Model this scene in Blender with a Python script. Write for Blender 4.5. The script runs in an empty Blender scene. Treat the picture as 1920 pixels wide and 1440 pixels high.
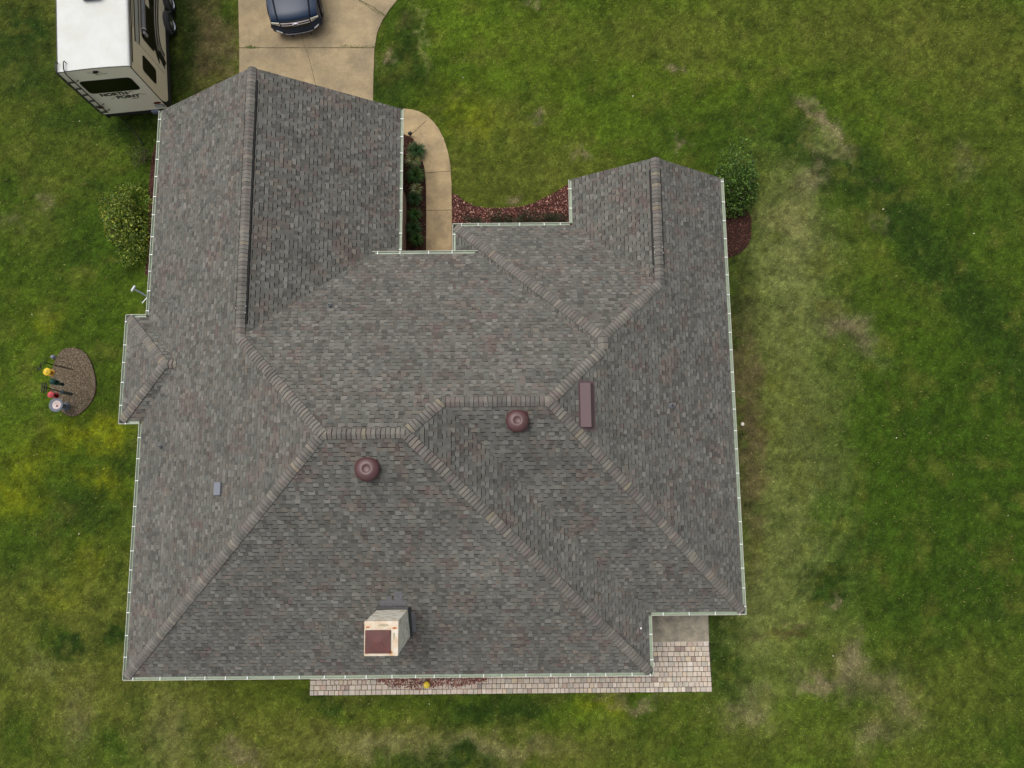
import bpy, math, random
import numpy as np
from mathutils import Vector, Matrix
from mathutils.geometry import tessellate_polygon
random.seed(7); rng=np.random.default_rng(7)
C=bpy.context.scene
COL=C.collection
# ------------------------------------------------------------------ camera
TILT,YAW,ROLL,FPX=.1369,-.0077,.0013,1308.02
HC=27.0; EV=2.7
def cam_axes():
    t=TILT
    r=Vector((1,0,0)); u=Vector((0,math.cos(t),math.sin(t))); b=Vector((0,-math.sin(t),math.cos(t)))
    R=Matrix.Rotation(YAW,3,'Z'); r,u,b=R@r,R@u,R@b
    c,s=math.cos(ROLL),math.sin(ROLL)
    return c*r-s*u, s*r+c*u, b
CR,CU,CB=cam_axes()
cd=bpy.data.cameras.new('camera'); cam=bpy.data.objects.new('camera',cd); COL.objects.link(cam)
cd.sensor_width=36; cd.lens=FPX/1920*36; cd.clip_end=5000; cd.clip_start=.5
M=Matrix.Identity(4)
for i,a in enumerate((CR,CU,CB)):
    for j in range(3): M[j][i]=a[j]
M[2][3]=HC
cam.matrix_world=M
C.camera=cam
# ------------------------------------------------------------------ light
SUN_EL,SUN_AZ=math.radians(68),math.radians(-48)      # azimuth from +Y towards +X
w=bpy.data.worlds.new('World'); C.world=w; w.use_nodes=True
nt=w.node_tree; bg=nt.nodes['Background']
sky=nt.nodes.new('ShaderNodeTexSky'); sky.sky_type='NISHITA'; sky.sun_disc=False
sky.sun_elevation=SUN_EL; sky.sun_rotation=SUN_AZ; sky.dust_density=6; sky.air_density=.8; sky.ozone_density=.6
hs=nt.nodes.new('ShaderNodeHueSaturation'); hs.inputs['Saturation'].default_value=.38      # thin overcast: a greyer sky
nt.links.new(sky.outputs[0],hs.inputs['Color']); nt.links.new(hs.outputs[0],bg.inputs[0]); bg.inputs[1].default_value=.15
sl=bpy.data.lights.new('sun','SUN'); sl.energy=.52; sl.angle=math.radians(40); sl.color=(1,.955,.89)
so=bpy.data.objects.new('sun',sl); COL.objects.link(so)
sd=Vector((math.sin(SUN_AZ)*math.cos(SUN_EL),math.cos(SUN_AZ)*math.cos(SUN_EL),math.sin(SUN_EL)))
so.rotation_euler=sd.to_track_quat('Z','Y').to_euler(); so.location=sd*60
C.view_settings.view_transform='Standard'; C.view_settings.look='None'; C.view_settings.gamma=1
C.view_settings.exposure=0.31

# ------------------------------------------------------------------ helpers
def at(px,py,z=0.0):
    d=CR*((px-960)/FPX)+CU*((720-py)/FPX)-CB
    k=(HC-z)/-d.z
    return Vector((d.x*k,d.y*k,z))
def P2(px,py,z=0.0):
    v=at(px,py,z); return (v.x,v.y)
def lin(c):
    return tuple(((v/255)/12.92 if v/255<=.04045 else ((v/255+.055)/1.055)**2.4) for v in c)
MATS={}
def mat(name,col=(128,128,128),rough=.6,metal=0,spec=.5,var=0,scale=8,attr=False,bump=0,bscale=60,coat=0,col2=None,sc2=1.2):
    if name in MATS: return MATS[name]
    m=bpy.data.materials.new(name); m.use_nodes=True; n=m.node_tree; L=n.links
    b=n.nodes['Principled BSDF']; b.inputs['Roughness'].default_value=rough; b.inputs['Metallic'].default_value=metal
    b.inputs['Specular IOR Level'].default_value=spec; b.inputs['Coat Weight'].default_value=coat
    b.inputs['Coat Roughness'].default_value=.05
    c=lin(col)+(1,)
    tc=n.nodes.new('ShaderNodeTexCoord')
    if attr:
        a=n.nodes.new('ShaderNodeAttribute'); a.attribute_name='Col'; src=a.outputs['Color']
    else:
        a=n.nodes.new('ShaderNodeRGB'); a.outputs[0].default_value=c; src=a.outputs[0]
    if col2:
        nz=n.nodes.new('ShaderNodeTexNoise'); nz.inputs['Scale'].default_value=sc2; nz.inputs['Detail'].default_value=8; nz.inputs['Roughness'].default_value=.62
        L.new(tc.outputs['Object'],nz.inputs['Vector'])
        r=n.nodes.new('ShaderNodeMapRange'); r.inputs[1].default_value=.38; r.inputs[2].default_value=.66
        L.new(nz.outputs['Fac'],r.inputs[0])
        mx=n.nodes.new('ShaderNodeMix'); mx.data_type='RGBA'; mx.inputs[7].default_value=lin(col2)+(1,)
        L.new(r.outputs[0],mx.inputs[0]); L.new(src,mx.inputs[6]); src=mx.outputs[2]
    if var:
        for s,k in ((scale,1.0),(scale*7,.8)):
            nz=n.nodes.new('ShaderNodeTexNoise'); nz.inputs['Scale'].default_value=s; nz.inputs['Detail'].default_value=6
            L.new(tc.outputs['Object'],nz.inputs['Vector'])
            r=n.nodes.new('ShaderNodeMapRange'); r.inputs[1].default_value=.3; r.inputs[2].default_value=.7
            r.inputs[3].default_value=1-var*k; r.inputs[4].default_value=1+var*k
            L.new(nz.outputs['Fac'],r.inputs[0])
            vm=n.nodes.new('ShaderNodeVectorMath'); vm.operation='SCALE'
            L.new(src,vm.inputs[0]); L.new(r.outputs[0],vm.inputs['Scale']); src=vm.outputs[0]
    L.new(src,b.inputs['Base Color'])
    if bump:
        nz=n.nodes.new('ShaderNodeTexNoise'); nz.inputs['Scale'].default_value=bscale; nz.inputs['Detail'].default_value=5
        L.new(tc.outputs['Object'],nz.inputs['Vector'])
        bp=n.nodes.new('ShaderNodeBump'); bp.inputs['Strength'].default_value=bump; bp.inputs['Distance'].default_value=.02
        L.new(nz.outputs['Fac'],bp.inputs['Height']); L.new(bp.outputs[0],b.inputs['Normal'])
    MATS[name]=m; return m
class MB:
    def __init__(s): s.v=[];s.f=[];s.c=[];s.m=[];s.sm=[]
    def face(s,pts,col=None,mi=0,smooth=False):
        i=len(s.v); s.v.extend([tuple(p) for p in pts]); s.f.append(tuple(range(i,i+len(pts)))); s.c.append(col); s.m.append(mi); s.sm.append(smooth)
    def grid(s,rows,mi=0,close=False,smooth=True,col=None):
        i=len(s.v); n=len(rows[0])
        for r in rows: s.v.extend([tuple(p) for p in r])
        for a in range(len(rows)-1):
            for b in range(n if close else n-1):
                s.f.append((i+a*n+b,i+a*n+(b+1)%n,i+(a+1)*n+(b+1)%n,i+(a+1)*n+b)); s.c.append(col); s.m.append(mi); s.sm.append(smooth)
    def box(s,c,d,rot=0,mi=0,col=None,R=None,bev=0):
        hx,hy,hz=d[0]/2,d[1]/2,d[2]/2
        R=R or Matrix.Rotation(rot,3,'Z'); c=Vector(c)
        if bev:
            b=min(bev,hx*.9,hy*.9,hz*.9)
            def ring(x,y,z): return [c+R@Vector(q) for q in ((-x+b,-y,z),(x-b,-y,z),(x,-y+b,z),(x,y-b,z),(x-b,y,z),(-x+b,y,z),(-x,y-b,z),(-x,-y+b,z))]
            rs=[ring(hx-b*.7,hy-b*.7,-hz),ring(hx,hy,-hz+b),ring(hx,hy,hz-b),ring(hx-b*.7,hy-b*.7,hz)]
            s.grid(rs,mi,True,False,col); s.face(rs[0][::-1],col,mi); s.face(rs[-1],col,mi); return
        p=[c+R@Vector((x,y,z)) for z in(-hz,hz) for y in(-hy,hy) for x in(-hx,hx)]
        for q in((0,2,3,1),(4,5,7,6),(0,1,5,4),(2,6,7,3),(0,4,6,2),(1,3,7,5)): s.face([p[k] for k in q],col,mi)
    def tube(s,pts,r,n=8,mi=0,col=None,cap=True):
        pts=[Vector(p) for p in pts]; rows=[]
        rr=r if isinstance(r,(list,tuple)) else [r]*len(pts)
        pa=None
        for i,p in enumerate(pts):
            t=(pts[min(i+1,len(pts)-1)]-pts[max(i-1,0)]).normalized()
            a=pa if pa is not None else (Vector((0,0,1)) if abs(t.z)<.9 else Vector((1,0,0)))
            x=(a-t*a.dot(t)).normalized(); pa=x; y=t.cross(x)
            rows.append([p+(x*math.cos(k*2*math.pi/n)+y*math.sin(k*2*math.pi/n))*rr[i] for k in range(n)])
        s.grid(rows,mi,True,True,col)
        if cap: s.face(rows[0][::-1],col,mi); s.face(rows[-1],col,mi)
    def lathe(s,prof,c=(0,0,0),n=32,mi=0,R=None,col=None,sx=1,sy=1):
        R=R or Matrix.Identity(3); c=Vector(c)
        rows=[[c+R@Vector((r*sx*math.cos(k*2*math.pi/n),r*sy*math.sin(k*2*math.pi/n),z)) for k in range(n)] for r,z in prof]
        s.grid(rows,mi,True,True,col)
    def prism(s,poly,z0,z1,mi=0,bottom=False,col=None):
        n=len(poly); a=sum(poly[i][0]*poly[(i+1)%n][1]-poly[(i+1)%n][0]*poly[i][1] for i in range(n))
        if a<0: poly=poly[::-1]
        for t in tessellate_polygon([[Vector((x,y,0)) for x,y in poly]]):
            q=[poly[k] for k in t]
            ar=(q[1][0]-q[0][0])*(q[2][1]-q[0][1])-(q[2][0]-q[0][0])*(q[1][1]-q[0][1])
            if ar<0: q=q[::-1]
            s.face([(x,y,z1) for x,y in q],col,mi)
            if bottom: s.face([(x,y,z0) for x,y in q[::-1]],col,mi)
        for i in range(n):
            x0,y0=poly[i]; x1,y1=poly[(i+1)%n]
            s.face([(x0,y0,z0),(x1,y1,z0),(x1,y1,z1),(x0,y0,z1)],col,mi)
    def build(s,name,mats,parent=None,loc=None):
        me=bpy.data.meshes.new(name); me.from_pydata(s.v,[],s.f)
        mats=mats if isinstance(mats,(list,tuple)) else [mats]
        for m in mats: me.materials.append(m)
        me.polygons.foreach_set('material_index',s.m); me.polygons.foreach_set('use_smooth',s.sm)
        if any(c is not None for c in s.c):
            ca=me.color_attributes.new('Col','FLOAT_COLOR','CORNER')
            arr=[]
            for f,c in zip(s.f,s.c):
                c=c or (1,1,1); arr.extend([c[0],c[1],c[2],1]*len(f))
            ca.data.foreach_set('color',arr)
        me.update()
        o=bpy.data.objects.new(name,me); COL.objects.link(o)
        if parent: o.parent=parent
        if loc: o.location=loc
        return o
def tag(o,label=None,cat=None,group=None,kind=None):
    if label:o['label']=label
    if cat:o['category']=cat
    if group:o['group']=group
    if kind:o['kind']=kind
    return o
def empty(name,loc,rz=0):
    o=bpy.data.objects.new(name,None); COL.objects.link(o); o.location=loc; o.rotation_euler=(0,0,rz); o.empty_display_size=.2
    return o
def jit(c,s=.08,h=.02):
    k=1+random.uniform(-s,s); return tuple(max(0,v*k*(1+random.uniform(-h,h))) for v in c)

_NT={}
def vnoise(x,y,s,seed):
    if seed not in _NT: _NT[seed]=np.random.default_rng(seed).random((256,256))
    r=_NT[seed]; X=x*s+37.3*seed; Y=y*s+11.7*seed
    xi=np.floor(X).astype(int); yi=np.floor(Y).astype(int); fx=X-xi; fy=Y-yi; fx=fx*fx*(3-2*fx); fy=fy*fy*(3-2*fy)
    a=r[xi%256,yi%256];b=r[(xi+1)%256,yi%256];c_=r[xi%256,(yi+1)%256];d_=r[(xi+1)%256,(yi+1)%256]
    return a*(1-fx)*(1-fy)+b*fx*(1-fy)+c_*(1-fx)*fy+d_*fx*fy
def fbm(x,y,s,seed,o=4):
    t=0;a=1;n=0
    for k in range(o): t=t+a*vnoise(x,y,s*2**k,seed+k); n+=a; a*=.55
    return t/n
# ------------------------------------------------------------------ roof planes
D=dict(p=.6193,pEL=.5903,pN=.6285,pS=.6064,xW=-12.901,xFW=-13.6202,yFn=5.8623,yFs=2.1755,yS1=-6.3725,xE2=4.5405,yS2=-4.4434,xE=7.7316,yGR=10.9038,
       xWR=2.2761,yN2=9.1438,xWD=-1.9673,yn1=8.7747,yc=7.94,yGL=13.7255,xEL=-4.0297,pF=.52,pEE=.6154)
PL={}
def pl(n,ax,sg,pos,p): PL[n]=(sg*p if ax==0 else 0, sg*p if ax==1 else 0, -sg*p*D[pos]+EV)
pl('W',0,1,'xW',D['p']);pl('E',0,-1,'xE',D['pEE']);pl('EL',0,-1,'xEL',D['pEL']);pl('WR',0,1,'xWR',D['p'])
pl('N1',1,-1,'yn1',D['pN']);pl('S1',1,1,'yS1',D['pS']);pl('S2',1,1,'yS2',D['pS']);pl('N2',1,-1,'yN2',D['pN'])
pl('WD',0,1,'xWD',D['p']);pl('E2',0,-1,'xE2',D['p'])
pl('WF',0,1,'xFW',D['pF']);pl('NF',1,-1,'yFn',D['pF']);pl('SF',1,1,'yFs',D['pF'])
def zr(n,x,y): a,b,c=PL[n]; return a*x+b*y+c
def I(*n):
    A=[];b=[]
    for k in n:
        if k in PL: A.append([PL[k][0],PL[k][1],-1]);b.append(-PL[k][2])
        else: A.append([0,1,0]);b.append(D[k])
    return Vector(np.linalg.solve(np.array(A,float),np.array(b,float)))
pkL=I('W','EL','yGL');J1=I('W','EL','N1');J2=I('W','N1','S1');J3=I('N1','S1','E2');J4=I('N1','S2','E2');J5=I('N1','S2','E')
pkR=I('E','WR','yGR');J7=I('E','WR','N2');J8=I('N2','E','WD');J9=I('N1','E','WD');c1=I('EL','N1','yc');c2=I('WD','N1','yc')
Fa=I('WF','NF','SF');Fb=I('W','NF','SF')
xW,xE,xEL,xWR,xWD,xE2,xFW=(D[k] for k in('xW','xE','xEL','xWR','xWD','xE2','xFW'))
yGL,yGR,yc,yN2,yS1,yS2,yFn,yFs=(D[k] for k in('yGL','yGR','yc','yN2','yS1','yS2','yFn','yFs'))
t2=lambda v:(v.x,v.y)
POLY={
 'W':[(xW,yGL),t2(pkL),t2(J1),t2(J2),(xW,yS1),(xW,yFs),t2(Fb),(xW,yFn)],
 'WF':[(xFW,yFn),t2(Fa),(xFW,yFs)],'NF':[(xFW,yFn),(xW,yFn),t2(Fb),t2(Fa)],'SF':[(xFW,yFs),t2(Fa),t2(Fb),(xW,yFs)],
 'EL':[(xEL,yGL),t2(pkL),t2(J1),t2(c1),(c1.x,yc-.25),(xEL,yc-.25)],
 'N1':[t2(c1),t2(J1),t2(J2),t2(J3),t2(J4),t2(J5),t2(J9),t2(c2)],
 'WD':[(xWD,yN2),t2(J8),t2(J9),t2(c2),(c2.x,yc-.25),(xWD,yc-.25)],
 'N2':[(xWD,yN2),t2(J8),t2(J7),(xWR,yN2)],
 'WR':[(xWR,yN2),t2(J7),t2(pkR),(xWR,yGR)],
 'E':[t2(pkR),t2(J7),t2(J8),t2(J9),t2(J5),(xE,yS2),(xE,yGR)],
 'S2':[t2(J4),t2(J5),(xE,yS2),(xE2,yS2)],
 'E2':[t2(J3),t2(J4),(xE2,yS2),(xE2,yS1)],
 'S1':[t2(J2),t2(J3),(xE2,yS1),(xW,yS1)]}
def clip(poly,tri):
    out=poly
    for i in range(3):
        ax,ay=tri[i]; bx,by=tri[(i+1)%3]; inp=out; out=[]
        if not inp: return out
        ex,ey=bx-ax,by-ay
        ds=[ex*(q[1]-ay)-ey*(q[0]-ax) for q in inp]
        n=len(inp)
        for k in range(n):
            d0,d1=ds[k],ds[(k+1)%n]; p,q=inp[k],inp[(k+1)%n]
            if d0>=0: out.append(p)
            if (d0>=0)!=(d1>=0):
                t=d0/(d0-d1); out.append((p[0]+(q[0]-p[0])*t,p[1]+(q[1]-p[1])*t))
    return out
# tab colours of the blended shingles (as measured on the photographed roof)
GREYS=[((111,109,103),6),((105,103,97),6),((98,96,90),4),((118,116,109),3),((125,122,115),1.2),((91,89,84),1.5),((105,106,101),1),((111,105,97),1.3)]
BROWNS=[((108,101,95),4),((114,106,100),3),((99,91,86),3),((118,111,102),2),((104,92,87),1),((92,86,82),1.5)]
GRc=[tuple(q*k_ for q,k_ in zip(lin(c),(.83,.845,.845))) for c,_ in GREYS];GRw=[w_ for _,w_ in GREYS]; BRc=[tuple(q*k_ for q,k_ in zip(lin(c),(.86,.87,.865))) for c,_ in BROWNS];BRw=[w_ for _,w_ in BROWNS]
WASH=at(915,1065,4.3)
def shade_at(x,y):
    a=float(vnoise(np.array(x),np.array(y),.33,81))+.5*float(vnoise(np.array(x),np.array(y),1.1,82))
    k=1+.07*(a-.75)
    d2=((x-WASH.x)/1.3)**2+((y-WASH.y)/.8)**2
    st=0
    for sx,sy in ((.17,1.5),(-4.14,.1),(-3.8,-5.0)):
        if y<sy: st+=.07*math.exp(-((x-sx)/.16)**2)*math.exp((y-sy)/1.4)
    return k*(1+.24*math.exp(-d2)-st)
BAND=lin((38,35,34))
EXPO=.143
def shingle_plane(mb,name):
    a,b,c=PL[name]; g=math.hypot(a,b); up=(a/g,b/g); al=(-up[1],up[0]); cs=math.sqrt(1+g*g)
    pts=POLY[name]
    st=[(x*al[0]+y*al[1],(x*up[0]+y*up[1])*1.0) for x,y in pts]      # s along eave, u = plan distance upslope
    u0=min(q[1] for q in st); eu=EXPO/cs
    tris=[]
    for t in tessellate_polygon([[Vector((q[0],q[1],0)) for q in st]]):
        q=[st[k] for k in t]
        ar=(q[1][0]-q[0][0])*(q[2][1]-q[0][1])-(q[2][0]-q[0][0])*(q[1][1]-q[0][1])
        if abs(ar)<1e-7: continue
        if ar<0: q=q[::-1]
        tris.append((q,min(k[0] for k in q),max(k[0] for k in q),min(k[1] for k in q),max(k[1] for k in q)))
    def W(s,u,l):
        x=s*al[0]+u*up[0]; y=s*al[1]+u*up[1]; return (x-a*l/cs*1,y-b*l/cs*1,a*x+b*y+c+l/cs)
    s0=min(q[0] for q in st); s1=max(q[0] for q in st); n=int((max(q[1] for q in st)-u0)/eu)+1
    def emit(poly,col,lf):
        xs=[q[0] for q in poly]; ys=[q[1] for q in poly]; mx,Mx,my,My=min(xs),max(xs),min(ys),max(ys)
        for tri,tx,Tx,ty,Ty in tris:
            if Mx<tx or mx>Tx or My<ty or my>Ty: continue
            r=clip(poly,tri)
            if len(r)>=3: mb.face([W(s,u,lf(u)) for s,u in r],col)
    base=random.uniform(.99,1.01)
    for k in range(n):
        lo=u0+k*eu; hi=lo+eu; s=s0-random.uniform(0,.3); tabf=random.random()<.5
        blend=random.random()
        while s<s1:
            wd=random.choice((.11,.13,.15,.17,.2)) if tabf else random.choice((.10,.13,.16,.2))
            e=s+wd
            ms=(s+e)/2; wx=ms*al[0]+lo*up[0]; wy=ms*al[1]+lo*up[1]
            pb=float(vnoise(np.array(wx),np.array(wy),2.3,91))
            cc=random.choices(BRc,BRw)[0] if pb+random.uniform(-.18,.18)>.76 else random.choices(GRc,GRw)[0]
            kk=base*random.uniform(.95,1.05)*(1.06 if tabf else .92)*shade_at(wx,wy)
            col=(cc[0]*kk,cc[1]*kk,cc[2]*kk)
            h=.011 if tabf else .004
            lf=lambda u,lo=lo,h=h: h*(1-(u-lo)/eu*.95)+.001
            emit([(s,lo),(e,lo),(e,hi),(s,hi)],col,lf)
            if tabf:
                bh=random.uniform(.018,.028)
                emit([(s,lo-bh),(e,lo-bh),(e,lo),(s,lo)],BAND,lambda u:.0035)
                if random.random()<.45: emit([(e-.001,lo),(e+.007,lo),(e+.007,hi),(e-.001,hi)],BAND,lambda u:.0125)  # thin side shadow of the tab, painted as a dark strip
            s=e; tabf=not tabf if random.random()<.85 else tabf
house=empty('house',(0,0,0))
tag(house,'single storey house seen from above, sprawling grey shingle roof with pale green gutters','house')
mb=MB()
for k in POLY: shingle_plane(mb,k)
M_SH=mat('asphalt_shingle',attr=True,rough=.95,spec=.2,var=.09,scale=1.1,bump=.5,bscale=220)
n_=M_SH.node_tree
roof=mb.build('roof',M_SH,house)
# roof deck under the shingles (so the roof is solid) 
def surf(x,y,names): return min(zr(n,x,y) for n in names)
# ------------------------------------------------------------------ ridge and hip caps
M_CAP=mat('ridge_cap_shingle',attr=True,rough=.95,spec=.2,var=.10,scale=2,bump=.4,bscale=220)
CAPS=[((114,111,104),4),((108,105,99),5),((100,97,92),4),((122,117,108),2),((110,102,97),2),((126,119,104),.5)]
def cap_run(p0,p1,na,nb,half=.158,lift=.0,ends=(0,0),name='ridge_cap'):
    """p0 low end, p1 high end; caps overlap upwards"""
    d=(p1-p0); L=d.length; dh=Vector((d.x,d.y,0)).normalized(); lat=Vector((-dh.y,dh.x,0)); m=MB()
    n=max(1,int(L/.132)); ex=L/n
    us=[-1,-.8,-.45,-.15,.15,.45,.8,1]
    def row(s,l):
        out=[]
        for u in us:
            q=p0+d*(s/L)+lat*(half*u)
            z=min(zr(na,q.x,q.y),zr(nb,q.x,q.y))
            zc=p0.z+d.z*s/L-.018
            z=min(z,zc) if abs(u)<.3 else z
            out.append(Vector((q.x,q.y,z+.016+l+lift+.012*(1-abs(u)))))
        return out
    for i in range(n):
        s=i*ex; cc=lin(random.choices([c for c,_ in CAPS],[w_ for _,w_ in CAPS])[0]); col=jit(cc,.08,.015)
        sh=random.uniform(-.008,.008); sk=random.uniform(-.010,.010)
        a=[v+lat*sh+dh*sk*u for v,u in zip(row(s,random.uniform(.018,.03)),us)]; b=[v+lat*sh for v in row(min(s+ex+.01,L),.006)]
        m.grid([a,b],smooth=False,col=col)
        lo=[v-Vector((0,0,.012))-d.normalized()*.02 for v in a]; m.grid([lo,a],smooth=False,col=lin((50,48,46)))  # dark strip paints the shadow of this cap onto the one below
        if i%1==0:
            for e_ in (0,-1):
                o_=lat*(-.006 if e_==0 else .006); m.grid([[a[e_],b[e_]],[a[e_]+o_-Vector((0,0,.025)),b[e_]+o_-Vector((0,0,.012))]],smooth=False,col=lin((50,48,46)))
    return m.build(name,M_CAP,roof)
rc=cap_run
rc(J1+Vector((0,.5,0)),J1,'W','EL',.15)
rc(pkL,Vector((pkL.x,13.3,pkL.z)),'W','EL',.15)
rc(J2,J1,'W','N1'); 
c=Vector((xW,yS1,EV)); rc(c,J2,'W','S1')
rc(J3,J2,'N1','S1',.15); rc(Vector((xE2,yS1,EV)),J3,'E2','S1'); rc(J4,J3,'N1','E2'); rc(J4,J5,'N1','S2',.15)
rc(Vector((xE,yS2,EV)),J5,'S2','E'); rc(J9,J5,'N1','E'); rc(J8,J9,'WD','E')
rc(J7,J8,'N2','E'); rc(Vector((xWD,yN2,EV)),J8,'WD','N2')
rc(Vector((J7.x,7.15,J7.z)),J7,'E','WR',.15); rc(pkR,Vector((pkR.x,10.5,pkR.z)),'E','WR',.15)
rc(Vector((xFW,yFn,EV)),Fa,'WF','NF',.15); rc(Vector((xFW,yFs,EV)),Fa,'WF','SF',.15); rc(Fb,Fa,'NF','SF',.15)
M_DARK=mat('black_plastic',(14,14,14),.6)
M_GREY=mat('grey_metal',(122,124,128),.5,var=.06)
for (ya,yb,pk,na,nb) in ((13.3,5.0,pkL,'W','EL'),(10.5,7.12,pkR,'E','WR')):
    m=MB()
    x0=pk.x
    for sg,nn in ((-1,na if na=='W' else nb),(1,'EL' if nn_ else 'E') if False else (1,'EL' if na=='W' else 'E')):
        xa=x0+sg*.03; xb=x0+sg*.19; nm={(-1,'L'):'W',(1,'L'):'EL',(-1,'R'):'WR',(1,'R'):'E'}[(sg,'L' if na=='W' else 'R')]
        za,zb=zr(nm,xa,ya),zr(nm,xb,ya)
        m.face([(xa,ya,za+.055),(xb,ya,zb+.055),(xb,yb,zb+.055),(xa,yb,za+.055)][::sg])
        m.face([(xb,ya,zb+.055),(xb+sg*.012,ya,zb-.01),(xb+sg*.012,yb,zb-.01),(xb,yb,zb+.055)][::sg])
        for yy in (ya,yb): m.face([(xa,yy,za),(xb,yy,zb),(xb,yy,zb+.055),(xa,yy,za+.055)])
    rv=m.build('ridge_vent',M_DARK,roof)
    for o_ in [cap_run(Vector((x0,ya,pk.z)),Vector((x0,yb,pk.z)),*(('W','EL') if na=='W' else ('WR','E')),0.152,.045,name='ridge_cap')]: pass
    for dx,dy in ((.15,.35),(.16,.55),(-.17,.5)) if na=='W' else ((.15,.4),(.14,.6),(-.14,.42),(-.15,.62)):
        nn='EL' if na=='W' else 'E'
        if dx<0: nn='W' if na=='W' else 'WR'
        m=MB(); m.lathe([(.014,0),(.014,.01),(0,.012)],(x0+dx,yb+dy,zr(nn,x0+dx,yb)+.085),8)
        m.build('sealed_nail',mat('white_sealant',(205,208,206),.5),rv)

# ------------------------------------------------------------------ gutters
M_GI=mat('sage_gutter_metal',(140,152,132),.45,var=.10,scale=3)
M_GL=mat('pale_gutter_lip',(170,172,158),.55,var=.07,scale=4)
M_WH=mat('white_metal',(238,240,238),.4)
def gutter(p0,p1,out,z=EV-.015,n=None,capa=True,capb=True,hang=.72):
    p0=Vector((p0[0],p0[1],0));p1=Vector((p1[0],p1[1],0)); o=Vector((out[0],out[1],0)); d=(p1-p0); L=d.length; d.normalize()
    prof=[(-.02,.0),(-.02,-.06),(.072,-.06),(.092,-.03),(.1,-.008),(.1,0)]
    m=MB()
    m.grid([[p0+o*a+Vector((0,0,z+b)) for a,b in prof],[p1+o*a+Vector((0,0,z+b)) for a,b in prof]],0,smooth=False)
    lip=[(.098,.0),(.102,.005),(.118,.004),(.120,-.03),(.108,-.06),(.095,-.105),(.062,-.109),(-.02,-.104)]
    m.grid([[p0+o*a+Vector((0,0,z+b)) for a,b in lip],[p1+o*a+Vector((0,0,z+b)) for a,b in lip]],1,smooth=False)
    for pp,f in((p0,capa),(p1,capb)):
        if f: m.face([pp+o*a+Vector((0,0,z+b)) for a,b in [(-.02,0),(-.02,-.1),(.095,-.105),(.12,-.03),(.118,.004)]],None,1)
    g=m.build('gutter',[M_GI,M_GL],house)
    s=random.uniform(.2,.5)
    while s<L-.1:
        q=p0+d*s; h=MB(); cc=q+o*.05+Vector((0,0,z+.004))
        h.box(cc,(.022,.135,.012) if abs(o.y)>.5 else (.135,.022,.012)); h.build('gutter_hanger',M_WH,g)
        s+=random.uniform(hang*.8,hang*1.25)
    return g
g_=.10
gutter((xW,yGL),(xW,yFn+.1),(-1,0)); gutter((xFW-.1,yFn),(xW-.1,yFn),(0,1)); gutter((xFW,yFn+.1),(xFW,yFs-.1),(-1,0))
gutter((xFW-.1,yFs),(xW-.1,yFs),(0,-1)); gutter((xW,yFs-.1),(xW,yS1-.1),(-1,0)); gutter((xW-.1,yS1),(xE2+.1,yS1),(0,-1))
gutter((xE2,yS1-.1),(xE2,yS2-.1),(1,0)); gutter((xE2+.1,yS2),(xE+.1,yS2),(0,-1)); gutter((xE,yS2-.1),(xE,yGR),(1,0))
gutter((xWR,yGR),(xWR,yN2+.1),(-1,0)); gutter((xWD-.1,yN2),(xWR-.1,yN2),(0,1)); gutter((xWD,yN2+.1),(xWD,yc+.1),(-1,0))
gutter((xEL,yGL),(xEL,yc+.1),(1,0)); gutter((c1.x-.02,yc),(c2.x+.1,yc),(0,1),c1.z-.01,hang=.95)
# ------------------------------------------------------------------ walls, soffits
OUT=[(xW,yGL),(xW,yFn),(xFW,yFn),(xFW,yFs),(xW,yFs),(xW,yS1),(xE2,yS1),(xE2,yS2),(xE,yS2),(xE,yGR),(xWR,yGR),(xWR,yN2),(xWD,yN2),(xWD,yc),(xEL,yc),(xEL,yGL)]
def inset(poly,d):
    n=len(poly); out=[]
    for i in range(n):
        p0,p1,p2=poly[i-1],poly[i],poly[(i+1)%n]
        def nrm(a,b):
            L=math.hypot(b[0]-a[0],b[1]-a[1]); return (-(b[1]-a[1])/L,(b[0]-a[0])/L)
        n1,n2=nrm(p0,p1),nrm(p1,p2)
        out.append((p1[0]+d*(n1[0]+n2[0]),p1[1]+d*(n1[1]+n2[1])))
    return out
M_BRICK=bpy.data.materials.new('brown_brick'); M_BRICK.use_nodes=True
_n=M_BRICK.node_tree; _b=_n.nodes['Principled BSDF']; _b.inputs['Roughness'].default_value=.9
_t=_n.nodes.new('ShaderNodeTexBrick'); _t.inputs['Scale'].default_value=1; _t.inputs['Brick Width'].default_value=.2; _t.inputs['Row Height'].default_value=.075; _t.inputs['Mortar Size'].default_value=.008
_t.inputs['Color1'].default_value=lin((150,112,84))+(1,); _t.inputs['Color2'].default_value=lin((118,84,64))+(1,); _t.inputs['Mortar'].default_value=lin((150,140,125))+(1,)
_c=_n.nodes.new('ShaderNodeTexCoord'); _m=_n.nodes.new('ShaderNodeSeparateXYZ'); _k=_n.nodes.new('ShaderNodeMath'); _k.operation='ADD'; _q=_n.nodes.new('ShaderNodeCombineXYZ')
_n.links.new(_c.outputs['Object'],_m.inputs[0]); _n.links.new(_m.outputs[0],_k.inputs[0]); _n.links.new(_m.outputs[1],_k.inputs[1]); _n.links.new(_k.outputs[0],_q.inputs[0]); _n.links.new(_m.outputs[2],_q.inputs[1]); _n.links.new(_q.outputs[0],_t.inputs['Vector']); _n.links.new(_t.outputs['Color'],_b.inputs['Base Color'])
WP=inset(OUT,.38)
m=MB()
for i in range(len(WP)):
    (x0,y0),(x1,y1)=WP[i],WP[(i+1)%len(WP)]; m.face([(x0,y0,0),(x1,y1,0),(x1,y1,EV-.13),(x0,y0,EV-.13)][::-1])
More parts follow.
